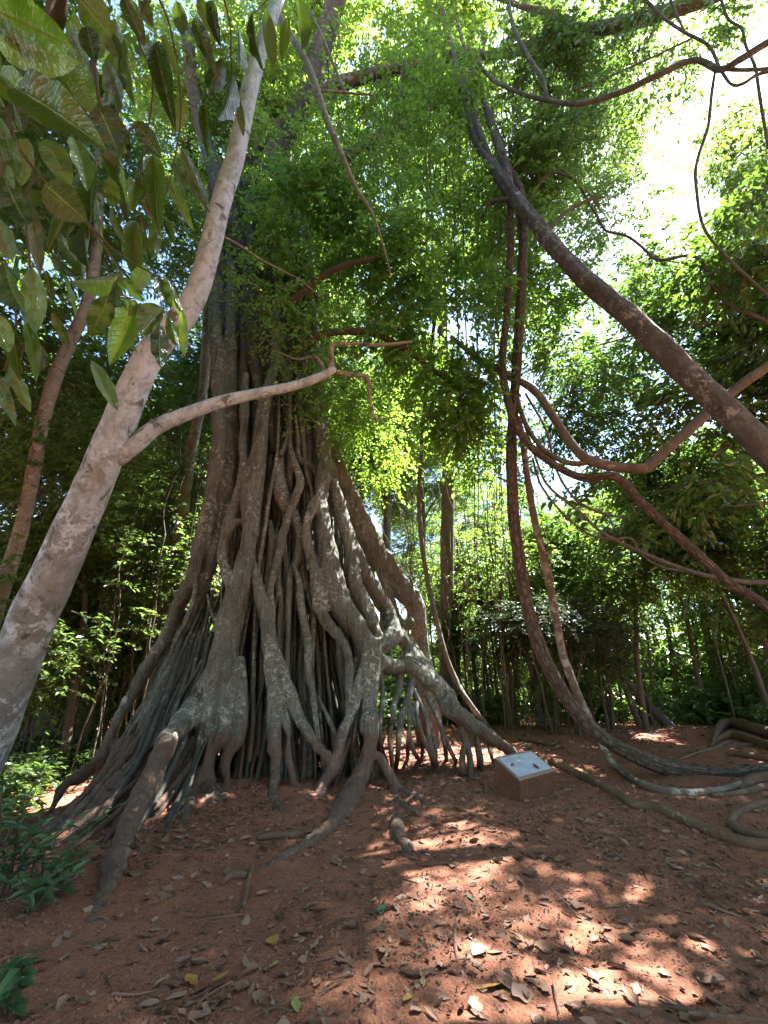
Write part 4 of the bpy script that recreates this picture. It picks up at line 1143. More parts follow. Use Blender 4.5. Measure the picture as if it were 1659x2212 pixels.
big = [((-30, 10), (170, 100), 120, 1.0), ((-20, 70), (150, 145), 95, 1.05), ((170, -5), (242, 78), 80, 1.15), ((188, 58), (205, 135), 45, 1.2), ((150, 105), (182, 232), 70, 1.15),
    ((208, 66), (212, 132), 34, 1.25), ((35, 190), (188, 268), 105, 1.0), ((28, 225), (58, 292), 38, 1.15), ((210, 225), (268, 345), 80, 1.2), ((272, 78), (290, 235), 38, 1.4), ((334, 93), (372, 258), 50, 1.45),
    ((350, 72), (388, 166), 22, 1.5), ((294, 262), (348, 342), 42, 1.35), ((400, 100), (412, 168), 17, 1.6), ((268, -5), (312, 92), 42, 1.45), ((2, 255), (42, 412), 38, 1.1), ((398, 212), (378, 285), 38, 1.6),
    ((14, 398), (62, 508), 58, 1.15), ((58, 428), (88, 595), 38, 1.3), ((95, 398), (185, 478), 88, 1.25), ((208, 422), (218, 538), 16, 1.5), ((236, 383), (250, 455), 36, 1.45), ((292, 388), (274, 474), 36, 1.5),
    ((244, 443), (266, 528), 18, 1.5), ((302, 378), (338, 492), 40, 1.5), ((330, 335), (342, 488), 46, 1.5), ((336, 468), (334, 574), 30, 1.55), ((354, 473), (377, 529), 20, 1.55), ((299, 448), (328, 569), 16, 1.5),
    ((360, 378), (407, 472), 28, 1.6), ((392, 318), (452, 465), 36, 1.6), ((264, 592), (156, 612), 64, 1.45), ((262, 598), (304, 648), 27, 1.45), ((250, 606), (254, 684), 30, 1.45), ((236, 638), (194, 734), 52, 1.4),
    ((292, 648), (238, 786), 64, 1.4), ((352, 664), (296, 722), 62, 1.45), ((312, 572), (288, 628), 42, 1.5), ((340, 598), (366, 684), 34, 1.5), ((352, 592), (398, 692), 20, 1.5), ((392, 672), (404, 745), 18, 1.5),
    ((345, 696), (342, 808), 40, 1.45), ((364, 678), (382, 764), 26, 1.5), ((386, 698), (402, 765), 22, 1.5), ((8, 566), (42, 688), 60, 1.15), ((70, 578), (76, 724), 50, 1.3), ((-8, 676), (14, 764), 48, 1.1), ((24, 688), (42, 824), 30, 1.3),
    ((58, 698), (82, 806), 30, 1.35), ((100, 583), (112, 654), 18, 1.5), ((-8, 466), (26, 564), 52, 1.15), ((545, 28), (562, 172), 28, 2.0), ((514, 58), (520, 152), 24, 2.0), ((574, 18), (592, 154), 32, 2.0),
    ((640, -6), (656, 114), 38, 2.1), ((622, 36), (608, 134), 24, 2.1), ((680, -8), (692, 54), 30, 2.1), ((482, 126), (448, 206), 42, 1.9), ((500, 148), (478, 286), 38, 1.9), ((513, 212), (526, 294), 20, 2.0), ((440, 226), (446, 324), 22, 1.8),
    ((300, 0), (330, 60), 30, 1.5), ((420, 40), (450, 120), 34, 1.8), ((455, 0), (470, 90), 30, 1.8), ((-15, 800), (30, 900), 30, 1.4), ((30, 800), (70, 890), 30, 1.5), ((0, 160), (80, 250), 70, 1.2), ((100, 300), (150, 400), 60, 1.3),
    ((160, 300), (190, 410), 50, 1.4), ((60, 300), (40, 400), 48, 1.3), ((230, 130), (262, 230), 38, 1.45), ((130, 500), (160, 600), 30, 1.6), ((-20, 330), (30, 420), 50, 1.2), ((250, 300), (240, 400), 40, 1.5), ((380, 0), (400, 90), 34, 1.7)]
bl_objs = [put_leaf(otree, OB, *a) for a in big]
for k_ in range(48):
    x = rg.uniform(-20, 460) * rg.uniform(.5, 1); y = rg.uniform(-20, 780)
    if x > 250 and y > 520: continue
    if x + y * .25 > 470: continue
    L = rg.uniform(75, 150); a = rg.normal(0.12, .32)
    put_leaf(otree, OB, (x, y), (x + math.sin(a) * L, y + math.cos(a) * L), L * rg.uniform(.26, .36), rg.uniform(1.5, 2.2), .5)
def otwig(pts, r0, name='branch'):
    P_ = np.array([PT(a, b, t) if not isinstance(a, np.ndarray) else a for a, b, t in pts])
    tube_obj(name, P_, np.linspace(r0, r0 * .45, len(P_)) * .8, M['green_twig'], otree, OB, sides=6, wander=.01, seed=int(r0 * 9000), step=.04)
trunk_top = np.array([-2.35, .85, 4.6])
P_ = [trunk_top, [-1.6, 1.0, 4.3], PT(150, -60, 1.45), PT(330, -30, 1.5), PT(480, -20, 1.8), PT(600, -30, 2.1), PT(700, -20, 2.2)]
tube_obj('branch', np.array(P_), np.array([.05, .04, .028, .02, .016, .012, .008]), M['green_twig'], otree, OB, sides=8, seed=921)
for pts_, r_ in (([(150, -60, 1.45), (190, 60, 1.25), (215, 220, 1.25), (240, 300, 1.3), (300, 262, 1.35)], .008), ([(150, -60, 1.45), (60, 120, 1.25), (20, 260, 1.2), (90, 380, 1.3), (180, 470, 1.4), (225, 530, 1.45), (262, 592, 1.45)], .008),
    ([(20, 260, 1.2), (5, 400, 1.2), (0, 560, 1.2), (40, 690, 1.3), (10, 800, 1.4)], .007), ([(330, -30, 1.5), (300, 80, 1.5), (330, 180, 1.5), (300, 370, 1.5), (290, 450, 1.5)], .006), ([(330, -30, 1.5), (370, 60, 1.55), (390, 210, 1.6), (380, 320, 1.6), (345, 470, 1.55)], .006),
    ([(180, 470, 1.4), (250, 540, 1.5), (310, 575, 1.5), (345, 600, 1.5), (350, 665, 1.47), (345, 700, 1.46)], .005), ([(480, -20, 1.8), (500, 60, 1.9), (500, 140, 1.95), (515, 210, 2.0)], .006), ([(600, -30, 2.1), (570, 10, 2.05), (545, 30, 2.0)], .005), ([(90, 380, 1.3), (60, 430, 1.3), (65, 570, 1.3), (60, 700, 1.35), (35, 800, 1.45)], .006), ([(262, 592, 1.45), (240, 635, 1.42), (290, 645, 1.42)], .004), ([(390, 210, 1.6), (440, 225, 1.8), (482, 126, 1.9)], .004)):
    otwig(pts_, r_)

# ------------------------------------------------------------------ forest trees behind
CROWN_A = [crown_mesh('forest_crown', 50 + k_, 1000, (2.6, 2.6, 2.2), .15, .46, nper=14, SL=.75, gap=-.05, freq=.75) for k_ in range(3)]
CROWN_B = [crown_mesh('understorey_crown', 60 + k_, 330, (1.3, 1.3, 1.1), .17, .42, nper=12, SL=.65, droop=.45, six=True, gap=-.1, freq=1.1) for k_ in range(3)]
BUSH = [crown_mesh('bush_crown', 70 + k_, 420, (1.1, 1.0, .75), .085, .45, nper=14, SL=.5, droop=.3, gap=-.1, freq=1.4) for k_ in range(2)]
CLIMB = [crown_mesh('sapling_crown', 80 + k_, 75, (.55, .55, 1.5), .13, .42, nper=9, SL=.5, droop=.5, six=True, gap=-.4, freq=1.0) for k_ in range(3)]
for m_ in CROWN_A: m_.materials.append(M['leaf_far']); m_.materials.append(M['twig'])
for m_ in CROWN_B: m_.materials.append(M['leaf_broad']); m_.materials.append(M['twig'])
for m_ in BUSH: m_.materials.append(M['leaf_grey']); m_.materials.append(M['twig'])
for m_ in CLIMB: m_.materials.append(M['leaf_far']); m_.materials.append(M['twig'])

def forest_tree(x, y, h, r, crowns, label, group, rng, lean=0.03, mat=None, name='forest_tree', limbs=3, cs=1.0):
    z = tz(x, y)
    b = np.array([x, y, z])
    root = thing(name, b, label, 'tree', group)
    top = np.array([rng.normal(0, lean) * h, rng.normal(0, lean) * h, h])
    P_ = np.array([[0, 0, -.25], top * .3 + rng.normal(0, .08, 3) * [1, 1, 0], top * .65 + rng.normal(0, .12, 3) * [1, 1, 0], top])
    v, q_, t_, u_ = tube_np(P_, np.array([r * 1.25, r, r * .8, r * .4]), sides=9, step=.25, lump=.07, seed=int(rng.integers(999)))
    obj('trunk', mesh_np('trunk', v, [q_, t_], uv=u_), mat or M['grey_stem'], root)
    for k, (dx, dy, dz, s, m_) in enumerate(crowns):
        c = np.array([top[0] * (h + dz) / h + dx, top[1] * (h + dz) / h + dy, h + dz])
        o = obj('crown', m_, None, root)
        o.location = c
        o.rotation_euler = (rng.normal(0, .15), rng.normal(0, .15), rng.uniform(0, 6.28))
        o.scale = (s * cs, s * cs, s * cs * rng.uniform(.8, 1.15))
        if limbs and abs(dx) + abs(dy) > .4:
            st = top * min(1, max(.3, (h + dz - 1.2) / h))
            v, q_, t_, u_ = tube_np(np.array([st, st * .4 + c * .6 + [0, 0, .15], c]), np.array([r * .4, r * .28, r * .1]), sides=6, step=.3, seed=k)
            obj('limb', mesh_np('limb', v, [q_, t_], uv=u_), mat or M['grey_stem'], root)
    return root

rg = np.random.default_rng(123)
def pick(l): return l[int(rg.integers(len(l)))]
# left and centre back: tall broken canopy
LBL_L = 'slim grey forest tree with a leafy crown in the woods past the pale leaning trunk'
LBL_R = 'slim grey forest tree with a leafy crown in the woods past the hanging lianas'
LBL_C = 'tall grey forest tree rising behind the fig crown'
for (x, y, h) in [(-8.8, 12, 10), (-6.2, 14, 12), (-11, 18, 13), (-8, 19, 12), (-4.8, 17, 14), (-14, 18, 13), (-16, 22, 14), (-7.6, 8.6, 8.5), (-11, 10, 9.5)]:
    cr = [(0, 0, 0, rg.uniform(.9, 1.15), pick(CROWN_A)), (rg.uniform(-2, 2), rg.uniform(-1, 2), -2.6, rg.uniform(.7, .95), pick(CROWN_A)), (rg.uniform(-2, 2), rg.uniform(-1, 2), -5.2, rg.uniform(.55, .8), pick(CROWN_A))]
    forest_tree(x, y, h, rg.uniform(.10, .2), cr, LBL_L, 'trees in the woods past the pale trunk', rg, .04)
for (x, y, h) in [(-2.5, 15, 15), (0, 17.5, 13), (-1.5, 21, 16), (2.0, 21, 13), (-5.0, 12.2, 15), (-3.2, 11.8, 17)]:
    cr = [(0, 0, 0, rg.uniform(1.0, 1.25), pick(CROWN_A)), (rg.uniform(-2, 2), rg.uniform(-1, 2), -3, rg.uniform(.8, 1), pick(CROWN_A)), (rg.uniform(-2, 2), rg.uniform(-1, 2), 2.4, rg.uniform(.7, .9), pick(CROWN_A))]
    forest_tree(x, y, h, rg.uniform(.14, .22), cr, LBL_C, 'tall trees behind the fig', rg, .03)
for (x, y, h) in [(4.5, 24.5, 10), (8, 25.5, 11), (12, 24, 10.5), (16, 26, 11.5), (20, 24, 11.5), (24.5, 26, 12), (1.2, 25, 11), (12.6, 13.2, 6.5), (16.5, 14, 8), (29, 27, 13)]:
    cr = [(0, 0, 0, rg.uniform(.8, 1.1), pick(CROWN_A)), (rg.uniform(-2, 2), rg.uniform(-1, 2), -2.6, rg.uniform(.7, .9), pick(CROWN_A)), (rg.uniform(-2, 2), rg.uniform(-1, 2), -4.6, rg.uniform(.5, .75), pick(CROWN_A))]
    forest_tree(x, y, h, rg.uniform(.09, .17), cr, LBL_R, 'trees in the woods past the lianas', rg, .04)
# saplings: thin stems with a few leaves
for k_ in range(150):
    left = k_ < 64
    x, y = (rg.uniform(-11, -3.9), rg.uniform(8.5, 14.5)) if left else (rg.uniform(1.8, 12.5), rg.uniform(11.5, 17))
    h = rg.uniform(3.5, 7.5) if left else rg.uniform(2.4, 6.0)
    cr = [(0, 0, -.3, rg.uniform(.7, 1.2), pick(CLIMB))]
    if rg.uniform() < .5: cr.append((rg.normal(0, .2), rg.normal(0, .2), -2.2, rg.uniform(.5, .9), pick(CLIMB)))
    forest_tree(x, y, h, rg.uniform(.015, .045) if k_ % 6 else .075, cr, 'thin dark sapling stem in the thicket past the pale leaning trunk' if left else 'thin dark sapling stem in the thicket past the lianas', 'saplings past the pale trunk' if left else 'saplings past the lianas', rg, .07, M['twig'], 'sapling', 0)
# broad-leaved understorey trees, right
for k_, (x, y, h, s) in enumerate([(7.6, 8.4, 5.4, .85), (8.9, 10.6, 6.2, .95), (6.4, 11.4, 4.8, .85), (9.0, 7.4, 3.8, .85), (4.9, 13.2, 5.2, .9), (3.0, 14.2, 4.0, .9), (11.0, 12.4, 5.6, 1.0)]):
    cr = [(0, 0, 0, s, pick(CROWN_B)), (rg.uniform(-.8, .8), rg.uniform(-.8, .8), -1.3, s * .85, pick(CROWN_B)), (rg.uniform(-1, 1), rg.uniform(-1, 1), .9, s * .75, pick(CROWN_B))]
    forest_tree(x, y, h, rg.uniform(.04, .08), cr, 'broad-leaved understorey tree with shiny drooping leaves beyond the ground roots', 'broad-leaved understorey trees', rg, .06, M['twig'], 'understorey_tree', 2)
for k_, (x, y, h, s) in enumerate([(-8.2, 12.5, 3.2, 1.1), (-5.8, 12.0, 2.6, .9), (-10.5, 13, 5.0, 1.2)]):
    cr = [(0, 0, 0, s, pick(CROWN_B)), (rg.uniform(-.8, .8), rg.uniform(-.8, .8), -1.3, s * .85, pick(CROWN_B))]
    forest_tree(x, y, h, rg.uniform(.03, .06), cr, 'low broad-leaved tree in the dark thicket past the pale leaning trunk', 'low trees past the pale trunk', rg, .06, M['twig'], 'understorey_tree', 0)
# the tree on the right whose leaves frame the gap of sky
rt = forest_tree(9.4, 5.6, 8.2, .16, [(-.4, .8, -.6, 1.2, CROWN_B[0]), (-.2, 1.6, .9, 1.1, CROWN_B[1])], 'broad-leaved tree whose bright leaves hang over the ground roots', None, rg, .01, M['grey_stem'], 'broadleaf_tree', 3)
RB = np.array(rt.location)
for k_, (a, b, t, rx, ry, rd, n, L) in enumerate([(1605, 530, 7.6, 70, 120, .8, 150, .17), (1510, 690, 10, 105, 90, 1.1, 200, .18), (1425, 565, 10.5, 55, 50, .8, 70, .15), (1620, 730, 10, 90, 140, 1.0, 200, .19), (1390, 660, 12.5, 90, 90, 1.0, 240, .17), (1330, 800, 12.5, 110, 110, 1.1, 300, .17), (1470, 860, 9.0, 110, 100, .9, 150, .16), (1230, 760, 11, 70, 120, .9, 260, .13), (1250, 930, 11, 110, 90, .9, 330, .13), (1400, 1000, 11, 140, 90, 1.0, 230, .15), (1590, 950, 9.5, 110, 120, .9, 150, .17), (1440, 1120, 8.0, 130, 60, .7, 34, .21), (1570, 1060, 7.4, 90, 90, .6, 34, .21), (1300, 1080, 9.0, 90, 60, .6, 30, .20), (1600, 330, 13, 60, 90, 1.0, 260, .14), (1650, 430, 10, 60, 110, 1.0, 200, .15)]):
    foliage_px('foliage', rt, RB, a, b, t, rx, ry, rd, n, L, 0.42, M['leaf_broad'], nper=11, SL=0.6, droop=0.5, six=True, gap=-0.15, freq=1.2, seed=k_ * 3 + 171)
    c_ = PT(a, b, t)
    hub = np.array([9.3, 5.7, min(7.5, max(2.5, c_[2] - .8))])
    tube_obj('limb', np.array([hub, hub * .5 + c_ * .5 + [0, 0, .35], c_]), np.array([.05, .035, .012]), M['grey_stem'], rt, RB, sides=7, wander=.12, seed=1700 + k_)
tall = forest_tree(14.8, 10.2, 17, .22, [(-.6, .4, 0, .75, CROWN_A[0]), (.8, .5, -2.0, .8, CROWN_A[1]), (.4, -.9, -3.6, .7, CROWN_A[2])], 'tall tree with dark crown beside the gap of sky', None, rg, .0, M['grey_stem'], 'tall_tree', 3)

for (x, y, h) in [(-6, -3.5, 10), (-2.5, -8.5, 11), (3, -9, 11), (7, -5, 10), (9, -1.5, 9), (-8, 1.5, 10), (-9.5, 5, 11), (-3.6, -1.2, 12), (0.6, -3.4, 14), (2.6, -4.4, 8), (-1.5, -5.2, 8)]:  # trees added around the viewpoint to cut sky light on the fig's front
    cr = [(0, 0, 0, 1.35, pick(CROWN_A)), (rg.uniform(-2, 2), rg.uniform(-2, 2), -3, 1.1, pick(CROWN_A)), (rg.uniform(-2, 2), rg.uniform(-2, 2), 2.2, 1.0, pick(CROWN_A))]
    forest_tree(x, y, h, rg.uniform(.12, .2), cr, 'forest tree added on the near rim to hold back sky light', 'trees added on the near rim to hold back sky light', rg, .03)
# straight grey trunk between fig and lianas, and pale trunk behind the fig's left side
def grey_trunk(label, pts, mat, seed, crowns):
    P_ = np.array([PT(a, b, t) for a, b, r, t in pts]); R_ = unstretch(P_, np.array([r * t / FPX for a, b, r, t in pts]))
    f_ = P_[0].copy(); f_[2] = tz(f_[0], f_[1]) - .2
    P_ = np.vstack([f_, P_]); R_ = np.append(R_[0] * 1.2, R_)
    b = f_.copy(); b[2] += .2
    root = thing('forest_tree', b, label, 'tree')
    tube_obj('trunk', P_, R_, mat, root, b, sides=14, lump=.06, seed=seed, step=.1)
    for c, s, m_ in crowns:
        o = obj('crown', m_, None, root); o.location = P_[-1] - b + np.array(c); o.scale = (s, s, s)
    return root
grey_trunk('straight grey trunk standing between the fig and the hanging lianas', [(966, 1460, 19, 13), (965, 1300, 18, 13), (966, 1150, 17, 13), (968, 1000, 16, 13.3), (962, 850, 15, 13.8), (955, 700, 14, 14.5), (950, 500, 12, 15.5)], M['grey_stem'], 950, [((0, 0, 1), .9, CROWN_A[1])])
grey_trunk('slender pale trunk curving up just behind the fig flank', [(362, 1300, 16, 10.5), (378, 1200, 16, 10.5), (396, 1100, 16, 10.6), (408, 1000, 15, 10.8), (424, 920, 14, 11), (440, 830, 13, 11.4), (450, 640, 12, 12.4), (460, 450, 10, 13.5)], M['pale_thin'], 951, [((0, 0, 1), .8, CROWN_A[0])])
grey_trunk('grey mottled trunk leaning beyond the pale tree', [(-20, 1350, 24, 7.4), (12, 1250, 22, 7.4), (45, 1150, 21, 7.4), (68, 1040, 20, 7.4), (88, 930, 20, 7.5), (115, 830, 20, 7.6), (150, 740, 19, 7.8), (185, 665, 18, 8), (205, 560, 16, 8.4), (215, 400, 14, 9)], M['pale_thin'], 952, [((-.5, 1, 1), .7, CROWN_A[2])])
for k_ in range(84):
    lf_ = k_ >= 46
    x, y = (rg.uniform(.4, 4.4), rg.uniform(10.6, 13.8)) if not lf_ else (rg.uniform(-8.2, -4.1), rg.uniform(8.6, 11.5))
    z = tz(x, y); h = rg.uniform(6, 9.5)
    v_ = thing('hanging_vine', (x, y, z), 'thin leafless vine hanging to the soil between the fig and the lianas' if not lf_ else 'thin leafless vine hanging in the shade past the pale leaning trunk', 'vine', 'thin vines between the fig and the lianas' if not lf_ else 'thin vines past the pale trunk')
    tube_obj('stem', np.array([[rg.normal(0, .25), rg.normal(0, .2), -.05], [rg.normal(0, .12), 0, h * .3], [rg.normal(0, .12), 0, h * .65], [rg.normal(0, .3), rg.normal(0, .2), h]]), np.array([1, .9, .8, .6]) * rg.uniform(.008, .02), M['twig'], v_, sides=5, wander=.12, seed=1400 + k_, step=.15)
# bushes
for k_, (x, y, s, zz) in enumerate([(4.5, 10.8, 1.15, 2.5), (5.9, 12.2, 1.2, 2.1), (3.3, 11.9, .8, 2.0)]):
    z = tz(x, y)
    root = thing('bush', (x, y, z), 'dark fine-leaved bush arching over shaded stems behind the lianas', 'bush', 'fine-leaved bushes behind the lianas')
    o = obj('crown', BUSH[k_ % 2], None, root); o.location = (0, 0, zz); o.scale = (s * 1.25, s, s * .72); o.rotation_euler = (.1, .12, k_ * 1.3)
    for a in range(5):
        e = np.array([rg.normal(0, .5), rg.normal(0, .4), zz + rg.uniform(-.2, .4)])
        tube_obj('stem', np.array([[rg.normal(0, .1), rg.normal(0, .1), -.1], e * [.3, .3, .5], e]), np.array([.025, .02, .008]), M['twig'], root, sides=5, seed=a + k_ * 7, wander=.05)
for k_, (x, y, s, lab, mt) in enumerate([(-7.2, 9.0, .7, 0, 0), (-5.6, 9.8, .7, 0, 0), (-5.3, 5.7, .55, 0, 0), (-6.3, 7.0, .75, 0, 0), (-6.6, 5.2, .7, 0, 0), (2.6, 14, 1.0, 1, 0), (5.5, 15, 1.2, 1, 0), (8.5, 14.2, 1.2, 1, 0), (11, 13.6, 1.3, 1, 0), (1.0, 14.5, 1.0, 1, 0), (3.8, 19, 2.0, 1, 0), (7.2, 18.5, 2.2, 1, 0), (12.6, 18, 2.2, 1, 0), (1.2, 18, 1.8, 1, 0), (5.6, 21.5, 2.8, 1, 0), (9.8, 20.5, 2.8, 1, 0), (14.5, 21, 3.0, 1, 0), (2.6, 22, 2.6, 1, 0), (18.5, 20, 2.8, 1, 0), (-0.6, 21, 2.6, 1, 0), (-6.0, 18.5, 2.2, 2, 0), (-9.0, 16, 2.0, 2, 0), (-3.5, 20.5, 2.4, 2, 0), (-12.5, 14.5, 2.0, 2, 0), (9.8, 10.0, .9, 1, 0), (0.2, 12.4, .9, 1, 0)]):
    z = tz(x, y)
    root = thing('bush', (x, y, z), 'low dark leafy shrub in the hollow past the fig flank' if lab == 0 else 'low leafy shrub at the edge of the thicket past the lianas' if lab == 1 else 'sunlit tall shrub far behind the fig among slim trunks', 'bush', 'shrubs past the fig flank' if lab == 0 else 'shrubs at the thicket edge' if lab == 1 else 'sunlit shrubs far behind the fig')
    o = obj('crown', pick(CROWN_B), None, root); o.location = (0, 0, .55 * s); o.scale = (s, s, s * .75); o.rotation_euler = (0, 0, k_ * 1.7)

# far wood: one mass
rng = np.random.default_rng(7)
N_ = 3600
fx = rng.uniform(-60, 60, N_); fy = 30 + rng.uniform(0, 14, N_) + 0.1 * np.abs(fx); fz = rng.uniform(0, 1, N_) ** .9 * (15 + 3 * np.sin(fx * .33) + 2 * np.sin(fx * .9 + 1))
Cf = np.stack([fx, fy, fz], -1)
Af = rng.normal(0, 1, (N_, 3)); Af[:, 2] *= .4
V, polys, mi, tint = sprays(rng, Cf, Af, rng.uniform(1.2, 2.6, N_), 14, .42, .5, .3, twigs=False)
far = obj('forest', mesh_np('forest', V, polys, mat_idx=mi, attrs={'tint': tint}, smooth=False), M['leaf_far'])
tag(far, 'far green wood closing the view behind the trees', 'forest', kind='stuff')

# ------------------------------------------------------------------ cool green plants in the lower left
def leafy_plant(x, y, label, nst, h, leafL, seed, mat, group=None, ratio=.36):
    rng = np.random.default_rng(seed)
    z = tz(x, y)
    root = thing('leafy_plant', (x, y, z), label, 'plant', group)
    for s_ in range(nst):
        e = np.array([rng.normal(0, .32 * h), rng.normal(0, .32 * h), h * rng.uniform(.55, 1.1)])
        P_ = np.array([[rng.normal(0, .05), rng.normal(0, .05), -.05], e * [.35, .35, .55], e])
        st = tube_obj('stem', P_, np.array([.010, .008, .004]), M['twig'], root, sides=5, seed=s_, wander=.03)
        n = 22
        C = catmull(P_, n)[5:]
        d = np.stack([np.cos(np.arange(len(C)) * 2.4), np.sin(np.arange(len(C)) * 2.4), rng.uniform(-.1, .5, len(C))], -1) + rng.normal(0, .2, (len(C), 3))
        L = leafL * rng.uniform(.6, 1.2, len(C))
        V, P2, k = leaf_geo(C, d, np.tile([0, 0, 1.0], (len(C), 1)) + rng.normal(0, .3, (len(C), 3)), L, L * ratio, True)
        lm = mesh_np('leaves', V, [P2], attrs={'tint': np.repeat(rng.uniform(.1, .9, len(C)), k)}, smooth=False)
        obj('leaves', lm, mat, root)
for k_, (px, py, h, n, L) in enumerate([(25, 1935, .72, 6, .12), (90, 1920, .55, 4, .115), (-40, 1960, .8, 5, .12), (60, 1975, .36, 4, .11), (120, 1940, .34, 3, .11)]):
    g = PG(px, py)
    leafy_plant(g[0], g[1], 'leafy cool-green plant growing beside the left flank roots of the fig', n, h, L, 60 + k_, M['leaf_blue'], 'plants beside the flank roots')
g = PG(15, 2190); leafy_plant(g[0], g[1], 'small seedling with a few broad green leaves on the litter', 2, .22, .12, 71, M['leaf_blue'], None, .55)
g = PG(1105, 1575); leafy_plant(g[0], g[1], 'small bright yellow-green sapling sprouting behind the stone sign', 2, .5, .14, 72, M['leaf_fig'])

# ------------------------------------------------------------------ roots lying on the soil, right
def groot(label, pts, mat=None, seed=0, cat='root', group=None, name='ground_root', sink=0.35, **kw):
    P_, R_ = [], []
    for a, b, r in pts:
        p = PG(a, b); rr_ = pxr(p, r)
        p = p + np.array([0, 0, rr_ * sink]); P_.append(p); R_.append(rr_)
    P_ = np.array(P_); b = P_[len(P_) // 2].copy(); b[2] = tz(b[0], b[1])
    o = tube_obj(name, P_, unstretch(P_, np.array(R_)), mat or M['ground_root'], None, b, lump=.12, seed=seed, **kw)
    o.location = b
    tag(o, label, cat, group)
    return o
groot('long smooth root running over the soil from beside the stone sign', [(1185, 1645, 5), (1205, 1656, 9), (1255, 1682, 11), (1305, 1706, 11), (1345, 1728, 11), (1372, 1745, 12), (1420, 1752, 12), (1470, 1775, 14), (1540, 1806, 15), (1610, 1830, 17), (1700, 1842, 19), (1800, 1846, 20)], seed=1001, sides=14, sink=.5)
groot('short thick root curving below the root tangle', [(1800, 1765, 14), (1700, 1806, 14), (1640, 1812, 14), (1600, 1800, 13), (1580, 1782, 10)], seed=1002, sides=12)
groot('coil of root ringing a patch of dark soil', [(1575, 1790, 10), (1590, 1765, 12), (1630, 1745, 12), (1690, 1735, 12), (1760, 1740, 12)], seed=1003, sides=12)
groot('dark humped root pair at the clearing edge, upper one', [(1538, 1612, 3), (1550, 1590, 9), (1567, 1575, 13), (1600, 1576, 14), (1640, 1588, 14), (1720, 1610, 14)], M['ground_root'], seed=1004, sides=12, sink=.8)
groot('dark humped root pair at the clearing edge, lower one', [(1535, 1614, 3), (1558, 1600, 8), (1590, 1596, 11), (1640, 1612, 11), (1720, 1640, 12)], M['ground_root'], seed=1005, sides=12, sink=.7)
groot('thin wavy root between the humped roots and the thick liana', [(1455, 1648, 4), (1500, 1630, 5), (1545, 1618, 6), (1570, 1608, 6), (1610, 1612, 6), (1659, 1608, 6), (1740, 1604, 7)], seed=1006, sides=9)
groot('dark root in shadow just above the thick liana', [(1570, 1632, 5), (1600, 1634, 8), (1659, 1644, 9), (1740, 1650, 9)], M['ground_root'], seed=1007, sides=9, sink=.6)
groot('root slipping under the sweeping liana from the tangle', [(1540, 1722, 6), (1600, 1718, 9), (1659, 1706, 11), (1740, 1700, 12)], seed=1008, sides=10, sink=.5)
groot('thick root stub where the lianas gather', [(1600, 1708, 8), (1625, 1696, 20), (1680, 1690, 24), (1760, 1690, 24)], seed=1009, sides=12, sink=.3)
groot('half-buried root snaking through sunlit soil beyond the long orange-brown leaf', [(1180, 2180, 5), (1240, 2168, 7), (1310, 2162, 9), (1370, 2163, 10), (1440, 2175, 10), (1500, 2190, 12), (1580, 2204, 13), (1680, 2212, 14)], seed=1010, sides=10, sink=.05)
groot('pale surface root breaking the sunlit soil', [(1420, 2110, 4), (1470, 2098, 6), (1540, 2084, 7), (1600, 2076, 8), (1690, 2072, 9)], seed=1011, sides=9, sink=.05)
groot('short dark stump of root beside the long fig root', [(555, 1815, 8), (590, 1812, 12), (640, 1808, 9), (672, 1800, 6)], M['ground_root'], seed=1012, sides=10, sink=.5)
groot('blunt dark root end rising from the slope', [(478, 1915, 6), (500, 1900, 13), (530, 1898, 10)], M['ground_root'], seed=1013, sides=10, sink=.6)
groot('thin straight stick propped over the blunt root end', [(525, 1968, 4), (532, 1930, 5), (540, 1892, 5), (543, 1875, 4)], M['ground_root'], seed=1014, cat='stick', name='stick', sides=8, sink=1.2)
groot('curved brown stick lying on the sunlit soil', [(1002, 1968, 3.5), (985, 2000, 5), (984, 2050, 5), (992, 2095, 5)], M['ground_root'], seed=1015, cat='stick', name='stick', sides=8, sink=.9)
groot('thin short stick lying below the forked root', [(925, 1897, 2.5), (900, 1912, 3), (882, 1925, 2.5)], M['litter'], seed=1016, cat='stick', name='stick', sides=6, sink=.9)
groot('fallen branch lying across the back of the clearing', [(1270, 1580, 3), (1330, 1560, 4), (1380, 1543, 5), (1430, 1530, 5)], M['twig'], seed=1017, cat='branch', name='fallen_branch', sides=7, sink=1.0)
groot('thin root arcing behind the stone sign', [(1120, 1600, 4), (1160, 1606, 5), (1190, 1612, 5), (1203, 1604, 4)], M['ground_root'], seed=1018, sides=7, sink=.8)
# dark leaning log in the thicket
p0 = PT(1225, 1340, 12.5); p1 = PT(1420, 1500, 11.2); p1[2] = tz(p1[0], p1[1]) + .05
b = p1.copy(); b[2] = tz(b[0], b[1])
lg = tube_obj('fallen_log', np.array([p0, p0 * .5 + p1 * .5 + [0, 0, .05], p1 + [0.2, 0, -.15]]), np.array([.08, .11, .13]), M['twig'], None, b, sides=9, seed=5); lg.location = b
tag(lg, 'black fallen log slanting through the thicket shade', 'log')

